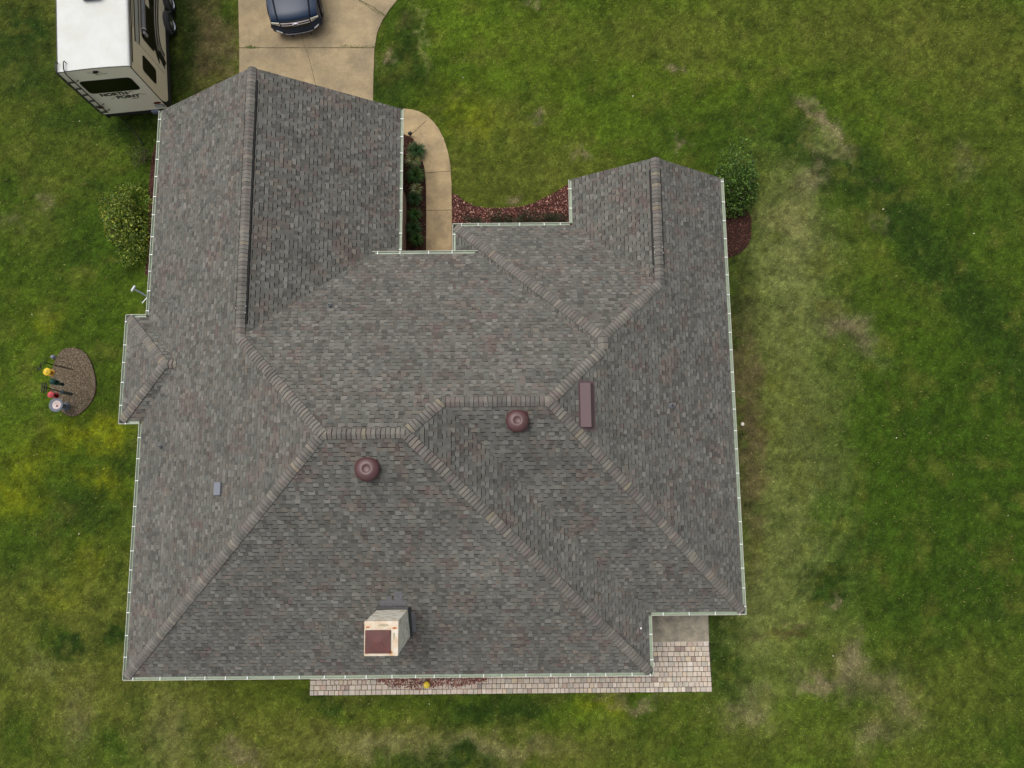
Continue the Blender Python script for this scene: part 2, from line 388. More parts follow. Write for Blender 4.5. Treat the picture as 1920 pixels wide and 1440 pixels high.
for (xa,xb,yy,pk) in ((xW+.38,xEL-.38,yGL-.38,pkL),(xWR+.38,xE-.38,yGR-.38,pkR)):
    m.face([(xa,yy,EV-.13),(xb,yy,EV-.13),(xb,yy,EV+.1),(pk.x,yy,pk.z-.08),(xa,yy,EV+.1)])
wall=m.build('wall',M_BRICK,house)
m=MB(); m.prism([(-4.36,11.3),(-4.17,11.3),(-4.17,yc-.2),(-4.36,yc-.2)],0,1.2); m.build('brick_ledge',M_BRICK,house)
m=MB()
inn=[Vector((x,y,0)) for x,y in OUT]
for t in tessellate_polygon([inn]):
    m.face([(inn[k].x,inn[k].y,EV-.13) for k in t])
m.build('soffit',mat('cream_soffit',(205,205,190),.7),house)
m=MB()
for i in range(len(OUT)):
    (x0,y0),(x1,y1)=OUT[i],OUT[(i+1)%len(OUT)]
    top=EV-.005; low=EV-.13
    if abs(y0-yc)<1e-6 and abs(y1-yc)<1e-6: continue
    if abs(y0-y1)<1e-6 and y0 in(yGL,yGR): continue
    m.face([(x0,y0,low),(x1,y1,low),(x1,y1,top),(x0,y0,top)])
m.face([(c1.x,yc-.01,EV-.13),(c2.x,yc-.01,EV-.13),(c2.x,yc-.01,c1.z-.01),(c1.x,yc-.01,c1.z-.01)])
for pk,xa,xb,yy in((pkL,xW,xEL,yGL),(pkR,xWR,xE,yGR)):
    for a,za,b_,zb in((xa,EV,pk.x,pk.z),(pk.x,pk.z,xb,EV)):
        m.face([(a,yy-.004,za-.16),(b_,yy-.004,zb-.16),(b_,yy-.004,zb-.004),(a,yy-.004,za-.004)])
m.build('fascia',mat('sage_fascia',(176,188,166),.6,var=.05),house)
m=MB(); m.box((-8.4,yGL-.37,1.08),(4.9,.06,2.14)); 
for k in range(3): m.box((-8.4,yGL-.335,.55+k*.54),(4.8,.02,.02))
m.build('garage_door',mat('cream_door',(222,218,204),.5),house)
m=MB(); m.box((-3.0,yc-.36,1.03),(.95,.06,2.06)); dr=m.build('front_door',mat('oak_door',(104,66,40),.5),house)
for x_,y_,nx in ((-12.52,9.2,1),(-12.52,-1.5,1),(7.35,6,1),(7.35,-1,1)):
    m=MB(); m.box((x_,y_,1.5),(.06,1.1,1.2)); wf=m.build('window',M_WH,house); m=MB(); m.box((x_,y_,1.5),(.07,.98,1.08)); m.build('pane',mat('dark_glass',(18,20,22),.08),wf)

# ------------------------------------------------------------------ chimney
CX0,CX1,CY0,CY1,CZ=-4.29,-3.33,-4.96,-4.01,6.1
M_CHP=mat('weathered_cream_masonry',(244,240,226),.9,var=.10,scale=5,bump=.5,bscale=30,col2=(196,190,166),sc2=4.5)
m=MB()
ns=12
def cw(x0,y0,x1,y1):
    rows=[]
    for k in range(9):
        z=3.2+(CZ-.12-3.2)*k/8
        rows.append([Vector((x0+(x1-x0)*j/ns+random.uniform(-.004,.004),y0+(y1-y0)*j/ns+random.uniform(-.004,.004),z)) for j in range(ns+1)])
    m.grid(rows,smooth=False)
for a,b in (((CX0,CY0),(CX1,CY0)),((CX1,CY0),(CX1,CY1)),((CX1,CY1),(CX0,CY1)),((CX0,CY1),(CX0,CY0))): cw(*a,*b)
chim=m.build('chimney',M_CHP,roof)
m=MB(); m.box(((CX0+CX1)/2,(CY0+CY1)/2,CZ-.06),(CX1-CX0+.03,CY1-CY0+.03,.12),bev=.02)
m.build('chimney_crown',mat('rust_stained_mortar',(212,204,188),.9,var=.08,scale=6,bump=.4,bscale=40,col2=(186,160,126),sc2=3.0),chim)
m=MB()
x0,x1,y0,y1=-4.265,-3.535,-4.885,-4.245
m.box(((x0+x1)/2,(y0+y1)/2,CZ+.03),(x1-x0,y1-y0,.06),bev=.015)
m.grid([[(x0,y0,CZ+.06),(x1,y0,CZ+.06)],[((x0+x1)/2-.1,(y0+y1)/2,CZ+.075),((x0+x1)/2+.1,(y0+y1)/2,CZ+.075)],[(x0,y1,CZ+.06),(x1,y1,CZ+.06)]],smooth=False)
m.build('chimney_cap',mat('brown_painted_metal',(86,36,29),.55,var=.12,scale=3,col2=(72,34,28),sc2=4),chim)
m=MB()
for (x,y,rx,ry) in ((-4.2,-4.17,.07,.03),(-3.43,-4.2,.075,.04),(-3.52,-4.87,.045,.05),(-3.44,-4.42,.04,.12),(-3.75,-4.12,.17,.045)):
    n=14; pts=[(x+rx*math.cos(k*6.283/n)*random.uniform(.6,1.1),y+ry*math.sin(k*6.283/n)*random.uniform(.6,1.1),CZ+.003) for k in range(n)]
    ru=(x,y)!=(-3.44,-4.42) and x!=-3.75
    m=MB(); m.face(pts); m.build('rust_stain' if ru else 'moss_stain',mat('rust_stain',(168,104,62),.9,var=.2,scale=20) if ru else mat('moss_stain',(158,150,126),.9,var=.2,scale=20),chim)
m=MB()   # flashing and cricket
def s1(x,y,l=0): return (x,y,zr('S1',x,y)+l)
for pts in ([(CX0-.05,CY1+.05),(CX0-.05,CY0-.02),(CX0+.01,CY0-.02),(CX0+.01,CY1+.05)],[(CX1-.01,CY1+.05),(CX1-.01,CY0-.02),(CX1+.075,CY0-.02),(CX1+.075,CY1+.05)]):
    m.face([s1(x,y,.10 if abs(x-(CX0+.01))<.01 or abs(x-(CX1-.01))<.01 else .02) for x,y in pts])
xm=(CX0+CX1)/2
zc_=zr('S1',xm,CY1)+.22
fl=[(CX0-.03,CY1+.03,zr('S1',CX0,CY1)+.22),(xm,CY1+.03,zc_-.06),(CX1+.03,CY1+.03,zr('S1',CX1,CY1)+.22)]
m.face([fl[0],fl[1],s1(xm,CY1+.03,.02),s1(CX0-.03,CY1+.03,.02)]);m.face([fl[1],fl[2],s1(CX1+.03,CY1+.03,.02),s1(xm,CY1+.03,.02)])
m.face([fl[0],(CX0-.03,CY1+.09,fl[0][2]-.03),(xm,CY1+.09,fl[1][2]-.03),fl[1]]);m.face([fl[1],(xm,CY1+.09,fl[1][2]-.03),(CX1+.03,CY1+.09,fl[2][2]-.03),fl[2]])
m.build('flashing',mat('dark_flashing',(48,50,50),.5),chim)
m=MB()
for x0,x1,y0,y1,l in ((CX0+.08,CX1-.02,CY1+.09,CY1+.3,.02),(xm+.08,xm+.34,CY1+.3,CY1+.6,.018),(CX1+.08,CX1+.2,CY0+.15,CY1-.1,.022),(CX0+.3,xm,CY1+.3,CY1+.44,.018)):
    m.face([s1(x0,y0,l),s1(x1,y0,l),s1(x1,y1,l),s1(x0,y1,l)])
m.build('patched_shingle',mat('patched_shingle',(100,100,103),.9,var=.12,scale=8,bump=.3,bscale=200),chim)
# ------------------------------------------------------------------ roof vents, pipes
M_MAR=mat('maroon_vent_metal',(80,52,52),.42,spec=.55,var=.05,scale=4)
def plane_rot(n):
    a,b,c=PL[n]; return Vector((-a,-b,1)).normalized().to_track_quat('Z','Y').to_matrix()
for x,y,n,r in((.17,1.73,'S2',.345),(-4.14,.36,'S1',.365)):
    z=zr(n,x,y)
    m=MB(); m.lathe([(.02,-.2),(.2,-.2),(.2,.16),(.19,.17)],(x,y,z),24); m.box((x,y,z+.0),(.62,.62,.012),R=plane_rot(n))
    v=m.build('roof_vent',M_MAR,roof)
    m=MB(); m.lathe([(.19,.10),(r*.97,.11),(r,.13),(r*.985,.16),(r*.88,.215),(r*.7,.262),(r*.5,.288),(r*.36,.292),(r*.3,.282),(r*.24,.268),(r*.12,.262),(0,.262)],(x,y,z),40)
    m.build('vent_hood',M_MAR,v)
m=MB(); x0,x1,y0,y1=2.06,2.50,1.55,2.88
za,zb=zr('E',x0,y0),zr('E',x1,y0)
top=[(x0,y0,za+.05),(x1-.12,y0,za+.02),(x1-.12,y1,za+.02),(x0,y1,za+.05)]
m.face(top); m.face([top[1],(x1,y0,zb+.05),(x1,y1,zb+.05),top[2]])
for yy in(y0,y1): m.face([(x0,yy,za),(x0,yy,za+.05),(x1-.12,yy,za+.02),(x1,yy,zb+.05),(x1,yy,zb)])
m.face([(x0,y0,za),(x0,y1,za),(x0,y1,za+.05),(x0,y0,za+.05)])
m.box(((x0+x1)/2,(y0+y1)/2,(za+zb)/2+.008),(.62,1.5,.008),R=Matrix.Rotation(math.atan(D['pEE']),3,'Y'))
m.build('off_ridge_vent',mat('maroon_box_metal',(88,68,71),.4,spec=.6),roof)
M_PIPE=mat('grey_pipe',(112,114,118),.5)
for x,y,n,r in((-5.93,5.73,'N1',.05),(5.25,2.36,'E',.062),(-11.84,1.22,'W',.045)):
    z=zr(n,x,y); m=MB(); m.lathe([(r*1.9,-.03),(r*1.5,.05),(r*1.08,.09),(r,.14),(r,.16),(r*.66,.16),(r*.66,.08),(0,.08)],(x,y,z),16,mi=0); 
    p_=m.build('vent_pipe',M_PIPE,roof); m=MB(); m.lathe([(r*.78,0),(0,.001)],(x,y,z+.163),12); m.build('pipe_mouth',M_DARK,p_)
m=MB(); x,y=-9.14,-.18; z=zr('W',x,y); R=Matrix.Rotation(-math.atan(.45),3,'Y')
m.box((x,y,z+.06),(.27,.4,.10),R=R,bev=.01); m.build('slant_vent',mat('blue_grey_metal',(122,126,134),.4,metal=.3),roof)
m=MB(); m.lathe([(.03,0),(.03,.02),(0,.03)],(4.24,-4.92,zr('E2',4.24,-4.92)+.01),12); m.build('roof_cap',M_WH,roof)
# flood of satellite mast on the left eave
mast=empty('antenna_mast',(-12.6,6.5,0)); tag(mast,'bare grey antenna mast arm poking out beyond the left gutter above the lawn','antenna')
def loc(o,pts): return [tuple(Vector(p)-Vector(o.location)) for p in pts]
a0=at(276,556,2.45);a1=at(250,541,3.3)
m=MB(); m.tube(loc(mast,[(-12.5,a0.y,2.3),a0,a1]),.035,8); m.build('arm',mat('pale_grey_paint',(186,192,194),.4),mast)
m=MB(); m.box(Vector(a1)-mast.location,(.07,.24,.08),rot=-.5,bev=.02); m.build('dish_mount',mat('pale_grey_paint',(186,192,194),.4),mast)
b0=at(276,558,2.3);b1=at(267,568,2.2)
m=MB(); m.tube(loc(mast,[b0,b1]),.02,6); m.tube(loc(mast,[(-12.5,b0.y,2.3),b0]),.02,6); m.build('brace',M_WH,mast)
m=MB(); m.box(Vector((-12.5,a0.y,2.3))-mast.location,(.04,.18,.25)); m.build('wall_bracket',M_GREY,mast)

# ------------------------------------------------------------------ ground polygons
drv_w=[(-11.35,13.0),(-11.36,13.3)]+[P2(449,140),P2(449,90),P2(447,0),P2(446,-60)]+[(-10.9,30),(-2.0,30)]+[P2(860,-150),P2(790,-45),P2(745,0),P2(731,17),P2(717,38),P2(707,62),P2(702,92),P2(700,150),P2(699.5,190)]+[(-5.6,13.0)]
walk=[P2(799,500),P2(799.5,400),P2(799,350),P2(796.5,318),P2(791,297),P2(784,277),P2(776,262),P2(768,256),P2(757,252)]+[(-4.6,12.35),(-5.75,12.35),(-5.75,13.45),(-4.7,13.42)]+[P2(757,204),P2(772,205.5),P2(785,209),P2(800,217),P2(812,228),P2(822,241),P2(832,260),P2(840,285),P2(844.5,310),P2(846.5,345),P2(847,400),P2(848,500)]
bedA=[P2(799,500),P2(799.5,400),P2(799,350),P2(796.5,318),P2(791,297),P2(784,277),P2(776,262),P2(768,256),P2(757,252)]+[(-4.6,12.35),(-4.6,6.6)]
bedB=[P2(848,500),P2(847.5,362),P2(858,366),P2(870,377),P2(890,386),P2(915,391),P2(945,390),P2(975,388),P2(1000,381),P2(1020,371),P2(1042,360),P2(1058,350),P2(1070,343)]+[(2.7,9.6),(2.7,8.7),(-1.4,8.7),(-1.5,7.0)]
bedC=[P2(1352,388),P2(1380,386),P2(1400,394),P2(1409,410),P2(1408,445),P2(1401,462),P2(1388,475),P2(1366,483)]+[(7.2,6.0),(7.2,9.0)]
bedD=[P2(291,270),P2(284,300),P2(280,340),P2(278,420),P2(274,500),P2(272,515)]+[(-12.4,6.9),(-12.4,13)]
def ell(cx,cy,rx,ry,rot=0,n=40,wob=.02):
    o=[]
    for k in range(n):
        a=k*2*math.pi/n; r=1+wob*math.sin(3*a+1)+wob*math.sin(5*a)
        x=rx*r*math.cos(a);y=ry*r*math.sin(a); o.append((cx+x*math.cos(rot)-y*math.sin(rot),cy+x*math.sin(rot)+y*math.cos(rot)))
    return o
oval=[P2(*q) for q in ell(137,716,42,64,0,48)]
pavL=[P2(581,1302),P2(1335,1299),P2(1334,1250),P2(1330,1205)]+[(4.1,P2(1225,1205)[1]),(4.1,-6.0),(P2(581,1290)[0],-6.0)]
slab=[P2(1329.5,1205),P2(1327,1140),(P2(1327,1130)[0],-4.0),(4.1,-4.0),(4.1,P2(1225,1205)[1])]
KEEP=[drv_w,walk,bedA,bedB,bedC,bedD,oval,pavL,slab,WP]
# ------------------------------------------------------------------ lawn colour field (differences in the grass itself)
G0=np.array(lin((72,91,21)));DK=np.array(lin((42,62,16)));DG=np.array(lin((56,79,16)));OL=np.array(lin((93,98,36)));DRY=np.array(lin((123,118,74)));PALE=np.array(lin((113,119,64)))
YEL=np.array(lin((122,126,14)));BARE=np.array(lin((136,120,92)));LG=np.array(lin((84,105,22)));BR=np.array(lin((100,88,58)))
BL=[ # px, py, rx, ry, rot, colour, strength
(1050,120,420,170,0,LG,.35),(1000,330,200,60,0,OL,.5),(760,110,50,110,0,DK,.75),(720,170,30,60,0,DK,.6),(900,60,120,60,.2,LG,.6),(1250,80,220,60,0,OL,.5),
(1700,60,260,90,.1,OL,.55),(1850,150,120,160,0,OL,.35),(960,240,110,60,0,OL,.55),(870,215,70,35,.3,YEL,.28),(1100,210,60,60,0,LG,.4),(1350,260,100,80,0,DG,.5),
(1480,560,90,210,0,PALE,.5),(1480,430,60,80,-.2,DRY,.55),(1440,640,55,220,0,PALE,.45),(1450,800,60,180,0,OL,.5),(1490,960,95,200,0,PALE,.55),(1555,820,60,130,0,DRY,.42),(1400,1180,80,120,0,PALE,.4),
(1500,1070,110,110,0,PALE,.4),(1590,600,45,30,.6,BARE,.7),(1620,640,60,25,.8,BARE,.6),(1530,330,40,25,-.4,BARE,.5),(1480,560,45,120,.05,PALE,.6),
(1530,215,14,22,-.5,BARE,.8),(1560,250,55,10,-.95+1.9,BARE,.8),(1590,282,28,13,.5,BARE,.8),(1550,300,26,10,-.35,BARE,.75),(1517,268,9,30,-.5,BARE,.5),(1545,268,38,34,.2,PALE,.6),(1645,335,14,9,0,BARE,.6),(1700,395,30,12,.7,BARE,.45),(1660,430,24,14,.6,BARE,.5),
(1480,255,40,22,.6,DK,.7),(1530,310,55,16,.3,DK,.65),(1600,320,70,32,-.3,DK,.8),(1640,370,80,36,.5,DK,.75),(1700,430,120,36,1.0,DK,.9),(1770,500,120,40,.95,DK,1.0),(1840,600,150,44,.95,DK,1.0),(1900,690,120,60,1,DK,.8),
(1680,520,70,22,.8,OL,.4),(1745,560,60,16,.85,OL,.3),(1800,330,100,60,.5,OL,.4),(1820,300,20,24,0,BARE,.3),(1880,420,90,160,0,DG,.6),(1720,440,110,26,.95,DK,.8),(1800,540,120,26,.95,DK,.9),(1880,650,90,30,.95,DK,.8),
(1750,850,200,260,0,DG,.85),(1850,1150,190,320,0,DG,.6),(1700,1000,120,240,0,DG,.6),(1800,1080,120,120,0,DK,.25),
(1552,1110,36,24,-.4,DK,1.0),(1575,1085,16,24,0,DK,.8),(1570,1135,9,7,0,BARE,.5),(1600,1010,22,16,0,DK,.6),(1540,970,20,30,.4,DG,.6),(1770,930,18,12,0,DK,.5),(1870,1160,26,16,0,DK,.6),(1760,1195,20,14,0,DK,.5),(1855,1325,20,16,0,DK,.6),(1770,1330,16,12,0,DK,.4),(1560,1250,40,24,0,DK,.55),(1430,670,14,12,0,DK,.5),
(1650,1285,42,32,.5,BARE,.36),(1700,1330,32,28,.3,BARE,.4),(1540,1275,40,18,.1,BARE,.5),(1600,1240,22,40,0,BARE,.45),(1400,1340,44,36,0,BARE,.42),(1640,1385,36,24,0,BARE,.42),(1360,1250,30,60,0,DK,.75),(1345,1170,26,50,0,DK,.5),(1435,1410,24,18,0,DK,.6),(1800,1300,150,90,0,OL,.4),
(1385,560,24,200,0,DK,.55),(1400,850,20,200,0,BR,.6),(1395,700,22,120,0,BR,.4),
(1000,1400,420,50,0,OL,.7),(600,1390,220,60,0,OL,.7),(900,1400,110,20,0,DRY,.7),(700,1400,80,26,0,DRY,.5),(450,1420,36,22,0,BARE,.4),(860,1420,60,22,0,DK,.8),(760,1440,60,20,0,DK,.6),(920,1325,120,22,0,DK,.85),(1020,1330,60,20,0,DK,.6),(620,1310,90,14,0,DK,.7),
(1080,1345,60,22,0,LG,.6),(1130,1330,40,12,0,YEL,.4),(1200,1340,30,25,0,DK,.4),(1250,1400,90,40,0,DG,.6),(700,1330,70,12,0,LG,.5),(330,1340,140,70,0,OL,.6),(300,1370,60,60,0,DRY,.35),
(100,1300,130,120,0,OL,.7),(130,1180,110,90,0,OL,.6),(150,1360,24,50,0,BARE,.22),(70,1260,40,20,0,PALE,.4),(130,1225,52,20,0,DK,.95),(80,1200,30,20,0,DG,.6),(30,1380,50,50,0,DG,.6),(222,1195,16,20,0,DK,.9),(200,1390,50,40,0,DG,.6),(380,1390,30,20,0,DK,.5),
(190,900,34,16,.2,YEL,.5),(30,935,40,34,0,YEL,.5),(60,870,44,28,0,YEL,.38),(140,820,60,26,0,YEL,.45),(200,810,30,24,0,YEL,.4),(100,1120,44,22,-.3,YEL,.45),(160,1040,26,50,0,YEL,.35),(150,960,70,40,0,DK,.55),(230,860,30,26,0,DK,.5),(80,1060,90,60,0,DG,.4),(120,1100,100,50,0,OL,.35),
(80,600,26,22,0,YEL,.4),(200,570,60,60,0,LG,.35),(60,700,70,120,0,LG,.35),(60,430,50,50,0,OL,.3),(70,395,16,18,0,BARE,.25),(18,425,16,14,0,BARE,.2),(120,300,110,70,0,OL,.3),(200,440,50,90,0,DG,.3),(130,220,80,60,0,DK,.4),
(40,60,90,80,0,DK,.8),(60,150,80,60,0,DK,.55),(30,220,60,50,0,OL,.3),(230,245,90,26,.2,DK,.45),(240,230,60,18,0,DK,.5),
(380,60,60,90,0,BR,.75),(400,130,50,60,0,BR,.6),(360,160,24,30,0,DK,.4),(420,20,30,30,0,DG,.7),(350,100,30,80,0,DK,.45),(335,60,20,100,0,DK,.6),
(1255,130,7,8,0,BARE,.8),(1275,270,8,12,0,BARE,.6),(1010,215,14,7,0,BARE,.5),(965,380,16,8,0,BARE,.5),(1090,290,14,7,0,BARE,.4),(1010,12,14,7,.6,BARE,.5),(1265,150,6,18,0,OL,.6),(760,40,16,10,0,BR,.5),(715,100,14,14,0,BARE,.5),
(794,80,5,80,-.1,PALE,.6),(1180,400,60,0.1,0,OL,.1),(1470,1190,45,8,.1,BR,.55),(1060,395,30,26,0,OL,.3),(1180,1320,50,8,0,BARE,.35),(1290,1310,40,6,0,OL,.5)]
def field(x,y):
    n1=fbm(x,y,.35,3);n2=fbm(x,y,1.3,9);n3=fbm(x,y,.12,21,3)
    col=np.outer(np.ones_like(x),G0)
    def mixc(c,wt):
        nonlocal col; wt=np.clip(wt,0,1)[:,None]; col=col*(1-wt)+c[None,:]*wt
    mixc(DG,(n1-.45)*3); mixc(OL,(n3-.5)*3); mixc(LG,(.42-n1)*3)
    wx=x+(fbm(x,y,.8,31)-.5)*1.4+(fbm(x,y,3.,33,4)-.5)*1.1; wy=y+(fbm(x,y,.8,41)-.5)*1.4+(fbm(x,y,3.,43,4)-.5)*1.1
    for px,py,rx,ry,rot,c_,st in BL:
        v=at(px,py); S=1/46.
        dx=wx-v.x; dy=wy-v.y; cr,sr=math.cos(rot),math.sin(rot)      # px y is down
        u=(dx*cr-dy*sr)/(rx*S); q=(dx*sr+dy*cr)/(ry*S+1e-6)
        r2=u*u+q*q; wt=np.exp(-r2*1.0)*st*1.4
        wt=wt*(.65+.7*n2)
        mixc(c_,wt)
    mixc(DK,np.clip((fbm(x,y,1.1,61)-.62)*4,0,.4)); mixc(OL,np.clip((n2-.55)*2.5,0,.5))
    cl=fbm(x,y,3.2,101,4); cg=np.clip((.5+1.0*cl)*(.64+.72*fbm(x,y,8.5,111,3))*(.68+.64*vnoise(x,y,21.,121)),.35,1.9)[:,None]
    return col*cg*np.array([.80,.81,.86])
def npmesh(name,v,f,cols,mats_,per='POINT'):
    me=bpy.data.meshes.new(name); me.vertices.add(len(v)); me.vertices.foreach_set('co',v.astype(np.float32).ravel())
    k=f.shape[1]; me.loops.add(f.size); me.loops.foreach_set('vertex_index',f.astype(np.int32).ravel()); me.polygons.add(len(f))
    me.polygons.foreach_set('loop_start',np.arange(0,f.size,k,dtype=np.int32)); me.polygons.foreach_set('loop_total',np.full(len(f),k,dtype=np.int32))
    ca=me.color_attributes.new('Col','FLOAT_COLOR',per)
    ca.data.foreach_set('color',np.hstack([cols,np.ones((len(cols),1))]).astype(np.float32).ravel())
    me.materials.append(mats_); me.update(calc_edges=True); me.validate()
    o=bpy.data.objects.new(name,me); COL.objects.link(o); return o
gx=np.concatenate([[-1500,-300,-80,-40],np.arange(-24,25.01,.12),[40,80,300,1500]]); gy=np.concatenate([[-1500,-300,-60,-20],np.arange(-12,23.01,.12),[40,80,300,1500]])
X,Y=np.meshgrid(gx,gy); x=X.ravel();y=Y.ravel()
inside=(abs(x)<25)&(y>-13)&(y<24)
z=np.where(inside,(fbm(x,y,.5,71)-.5)*.05-.03,-.03)
cols=field(np.clip(x,-25,25),np.clip(y,-13,24))*.92
nx,ny=len(gx),len(gy); idx=np.arange(nx*ny).reshape(ny,nx)
f=np.stack([idx[:-1,:-1],idx[:-1,1:],idx[1:,1:],idx[1:,:-1]],-1).reshape(-1,4)
M_LAWN=mat('lawn_soil_and_grass',attr=True,rough=1,spec=.1,var=.16,scale=9,bump=.6,bscale=45)
ground=npmesh('ground',np.stack([x,y,z],-1),f,cols,M_LAWN); tag(ground,kind='structure')
def inpoly(px,py,poly):
    r=np.zeros(len(px),bool); n=len(poly)
    for i in range(n):
        x0,y0=poly[i];x1,y1=poly[(i+1)%n]
        if y0==y1: continue
        c_=((y0>py)!=(y1>py))&(px<(x1-x0)*(py-y0)/(y1-y0)+x0); r^=c_
    return r
N=760000
bx=rng.uniform(-23,23.5,N); by=rng.uniform(-11.2,21.6,N)
keep=np.ones(N,bool)
for p_ in KEEP: keep&=~inpoly(bx,by,p_)
bx,by=bx[keep],by[keep]; N=len(bx)
fc=field(bx,by)
bare=np.clip(1-np.linalg.norm(fc-BARE*.87,axis=1)/.08,0,1)
k2=rng.random(N)>bare*.45; bx,by,fc=bx[k2],by[k2],fc[k2]; N=len(bx)
ang=rng.uniform(0,2*np.pi,N); ln=rng.uniform(.035,.10,N); wdt=rng.uniform(.008,.02,N); ht=rng.uniform(.01,.05,N)*(.5+vnoise(bx,by,7.,131))
gz=(fbm(bx,by,.5,71)-.5)*.05-.03
dx,dy=np.cos(ang),np.sin(ang)
v=np.empty((N,3,3)); v[:,0]=np.stack([bx-dy*wdt,by+dx*wdt,gz+.002],-1); v[:,1]=np.stack([bx+dy*wdt,by-dx*wdt,gz+.002],-1); v[:,2]=np.stack([bx+dx*ln,by+dy*ln,gz+ht],-1)
br=np.clip(rng.lognormal(0,.26,N),.45,2.0)[:,None]
bc=fc*br*1.12
warm=(rng.random(N)<.015)[:,None]; bc=np.where(warm,bc*.4+np.array(lin((140,130,84)))*.6*br*.9,bc)
grass=npmesh('grass',v.reshape(-1,3),np.arange(N*3).reshape(-1,3),np.repeat(bc,3,axis=0),mat('grass_blade',attr=True,rough=.85,spec=.15))
tag(grass,kind='stuff')

# ------------------------------------------------------------------ hard surfaces
def concrete(name,poly,z,c1_,c2_,joints=(),kind='structure',sc=.9):
    m=MB(); m.prism(poly,-.12,z)
    for a,b,wd in joints:
        a=Vector((*a,0));b=Vector((*b,0)); d=(b-a).normalized(); n=Vector((-d.y,d.x,0))*wd; k=max(2,int((b-a).length/.25)); rows=[[],[]]
        for j in range(k+1):
            q=a+(b-a)*j/k+Vector((-d.y,d.x,0))*random.uniform(-.006,.006); w_=random.uniform(.6,1.3)
            rows[0].append(q+n*w_+Vector((0,0,z+.004))); rows[1].append(q-n*w_+Vector((0,0,z+.004)))
        m.grid(rows,1,smooth=False)
    mm=mat(name+'_concrete',c1_,.9,var=.11,scale=2.2,bump=.25,bscale=90,col2=c2_,sc2=sc)
    o=m.build(name,[mm,mat('joint_dirt',(92,82,60),.95,var=.3,scale=20)]); tag(o,kind=kind); return o
concrete('driveway',drv_w,.02,(157,140,107),(124,111,88),[(P2(449,90),P2(703,90),.018),(P2(575,92),P2(590,150),.012),(P2(590,150),P2(597,180),.008),(P2(664,-4),P2(700,14),.02),(P2(700,14),P2(722,30),.026),(P2(565,60),P2(572,92),.008)],sc=.7)
concrete('path',walk,.024,(168,147,110),(136,120,92),[(P2(768,256),P2(800,226),.014),(P2(797,325),P2(846,321),.014),(P2(800,395),P2(846.5,394),.014)],sc=1.3)
concrete('patio_slab',slab,.02,(152,144,124),(112,108,98),sc=2.6)
# moss in the driveway joint
m=MB()
for k in range(260):
    if k<110: q=at(random.gauss(472,7),random.gauss(89.5,1.3))
    elif k<190: q=at(random.uniform(640,702),random.gauss(88,1.2))
    else: t=random.random(); q=at(664+58*t+random.gauss(0,2),-2+32*t+random.gauss(0,2))
    a=random.uniform(0,6.28); l=random.uniform(.03,.07)
    m.face([(q.x-.012*math.sin(a),q.y+.012*math.cos(a),.024),(q.x+.012*math.sin(a),q.y-.012*math.cos(a),.024),(q.x+l*math.cos(a),q.y+l*math.sin(a),.05)],jit(lin((84,96,40)),.3,.1))
tag(m.build('joint_weed',mat('weed_leaf',attr=True,rough=.9)),kind='stuff')
# pavers
M_PAV=mat('tumbled_paver',attr=True,rough=.9,var=.12,scale=7,bump=.4,bscale=60)
m=MB(); PC=[((186,168,150),6),((180,163,147),5),((196,180,164),3),((176,152,136),2),((168,156,142),2),((190,168,142),.8),((148,126,114),.5),((134,122,112),.3)]
PCc=[tuple(q*k for q,k in zip(lin(c),(.98,1.05,1.08))) for c,_ in PC];PCw=[w_ for _,w_ in PC]
yb=P2(900,1301)[1]; yt=P2(1280,1206)[1]; xl=P2(581,1295)[0]; 
rh=.1795; yy=yb; r_=0
while yy<yt-.05:
    xr=P2(1335,1299)[0]-.05*min(1,(yy-yb)/2)
    xx=xl if yy<-6.05 else 4.15
    if yy+rh>-6.0 and yy<=-6.05: pass
    e=xx
    while e<xr-.06:
        wd=random.choice((.155,.155,.225)); 
        if e+wd>xr-.07: wd=xr-e
        hz=random.uniform(.024,.032); g=.008
        cc=jit(random.choices(PCc,PCw)[0],.07,.02)
        m.box((e+wd/2+random.uniform(-.002,.002),yy+rh/2+random.uniform(-.003,.003),hz-.05),(wd-g*2,rh-g*2,.1),rot=random.uniform(-.008,.008),col=cc,bev=.008)
        e+=wd
    yy+=rh; r_+=1
m.prism([(xl,yb),(P2(1335,1299)[0],yb),(P2(1331,1207)[0],yt),(4.1,yt),(4.1,-6.0),(xl,-6.0)],-.1,.010,col=lin((58,50,42)))
tag(m.build('patio',M_PAV),kind='structure')
# mulch
M_MUL=mat('dark_mulch',attr=True,rough=1,spec=.1,var=.25,scale=12,bump=.8,bscale=70)
def chips(poly,n,cols,size,z0=.03,parentname='mulch_chip',hz=.03):
    xs=[p[0] for p in poly]; ys=[p[1] for p in poly]
    x=rng.uniform(min(xs),max(xs),n);y=rng.uniform(min(ys),max(ys),n); k=inpoly(x,y,poly); x,y=x[k],y[k]; m=MB()
    for a,b in zip(x,y):
        s=random.uniform(*size); th=random.uniform(0,6.28); as_=random.uniform(.35,.9); z=z0+random.uniform(0,hz); tx,ty=random.uniform(-.5,.5),random.uniform(-.5,.5)
        c_=jit(random.choice(cols),.35,.06)
        ps=[]
        for q in range(5):
            an=th+q*1.2566; u=s*math.cos(q*1.2566)*random.uniform(.7,1.1); w_=s*as_*math.sin(q*1.2566)*random.uniform(.7,1.1)
            ps.append(Vector((a+u*math.cos(th)-w_*math.sin(th),b+u*math.sin(th)+w_*math.cos(th),z+u*tx+w_*ty)))
        m.face(ps,c_); cpt=sum(ps,Vector())/5-Vector((0,0,s*.5))
        for q in range(5): m.face([ps[q],cpt,ps[(q+1)%5]],c_)
    return m
def bed(poly,base,z=.012):
    m=MB(); m.prism(poly,-.1,z,col=lin(base)); o=m.build('mulch_bed',M_MUL); tag(o,kind='structure'); return o
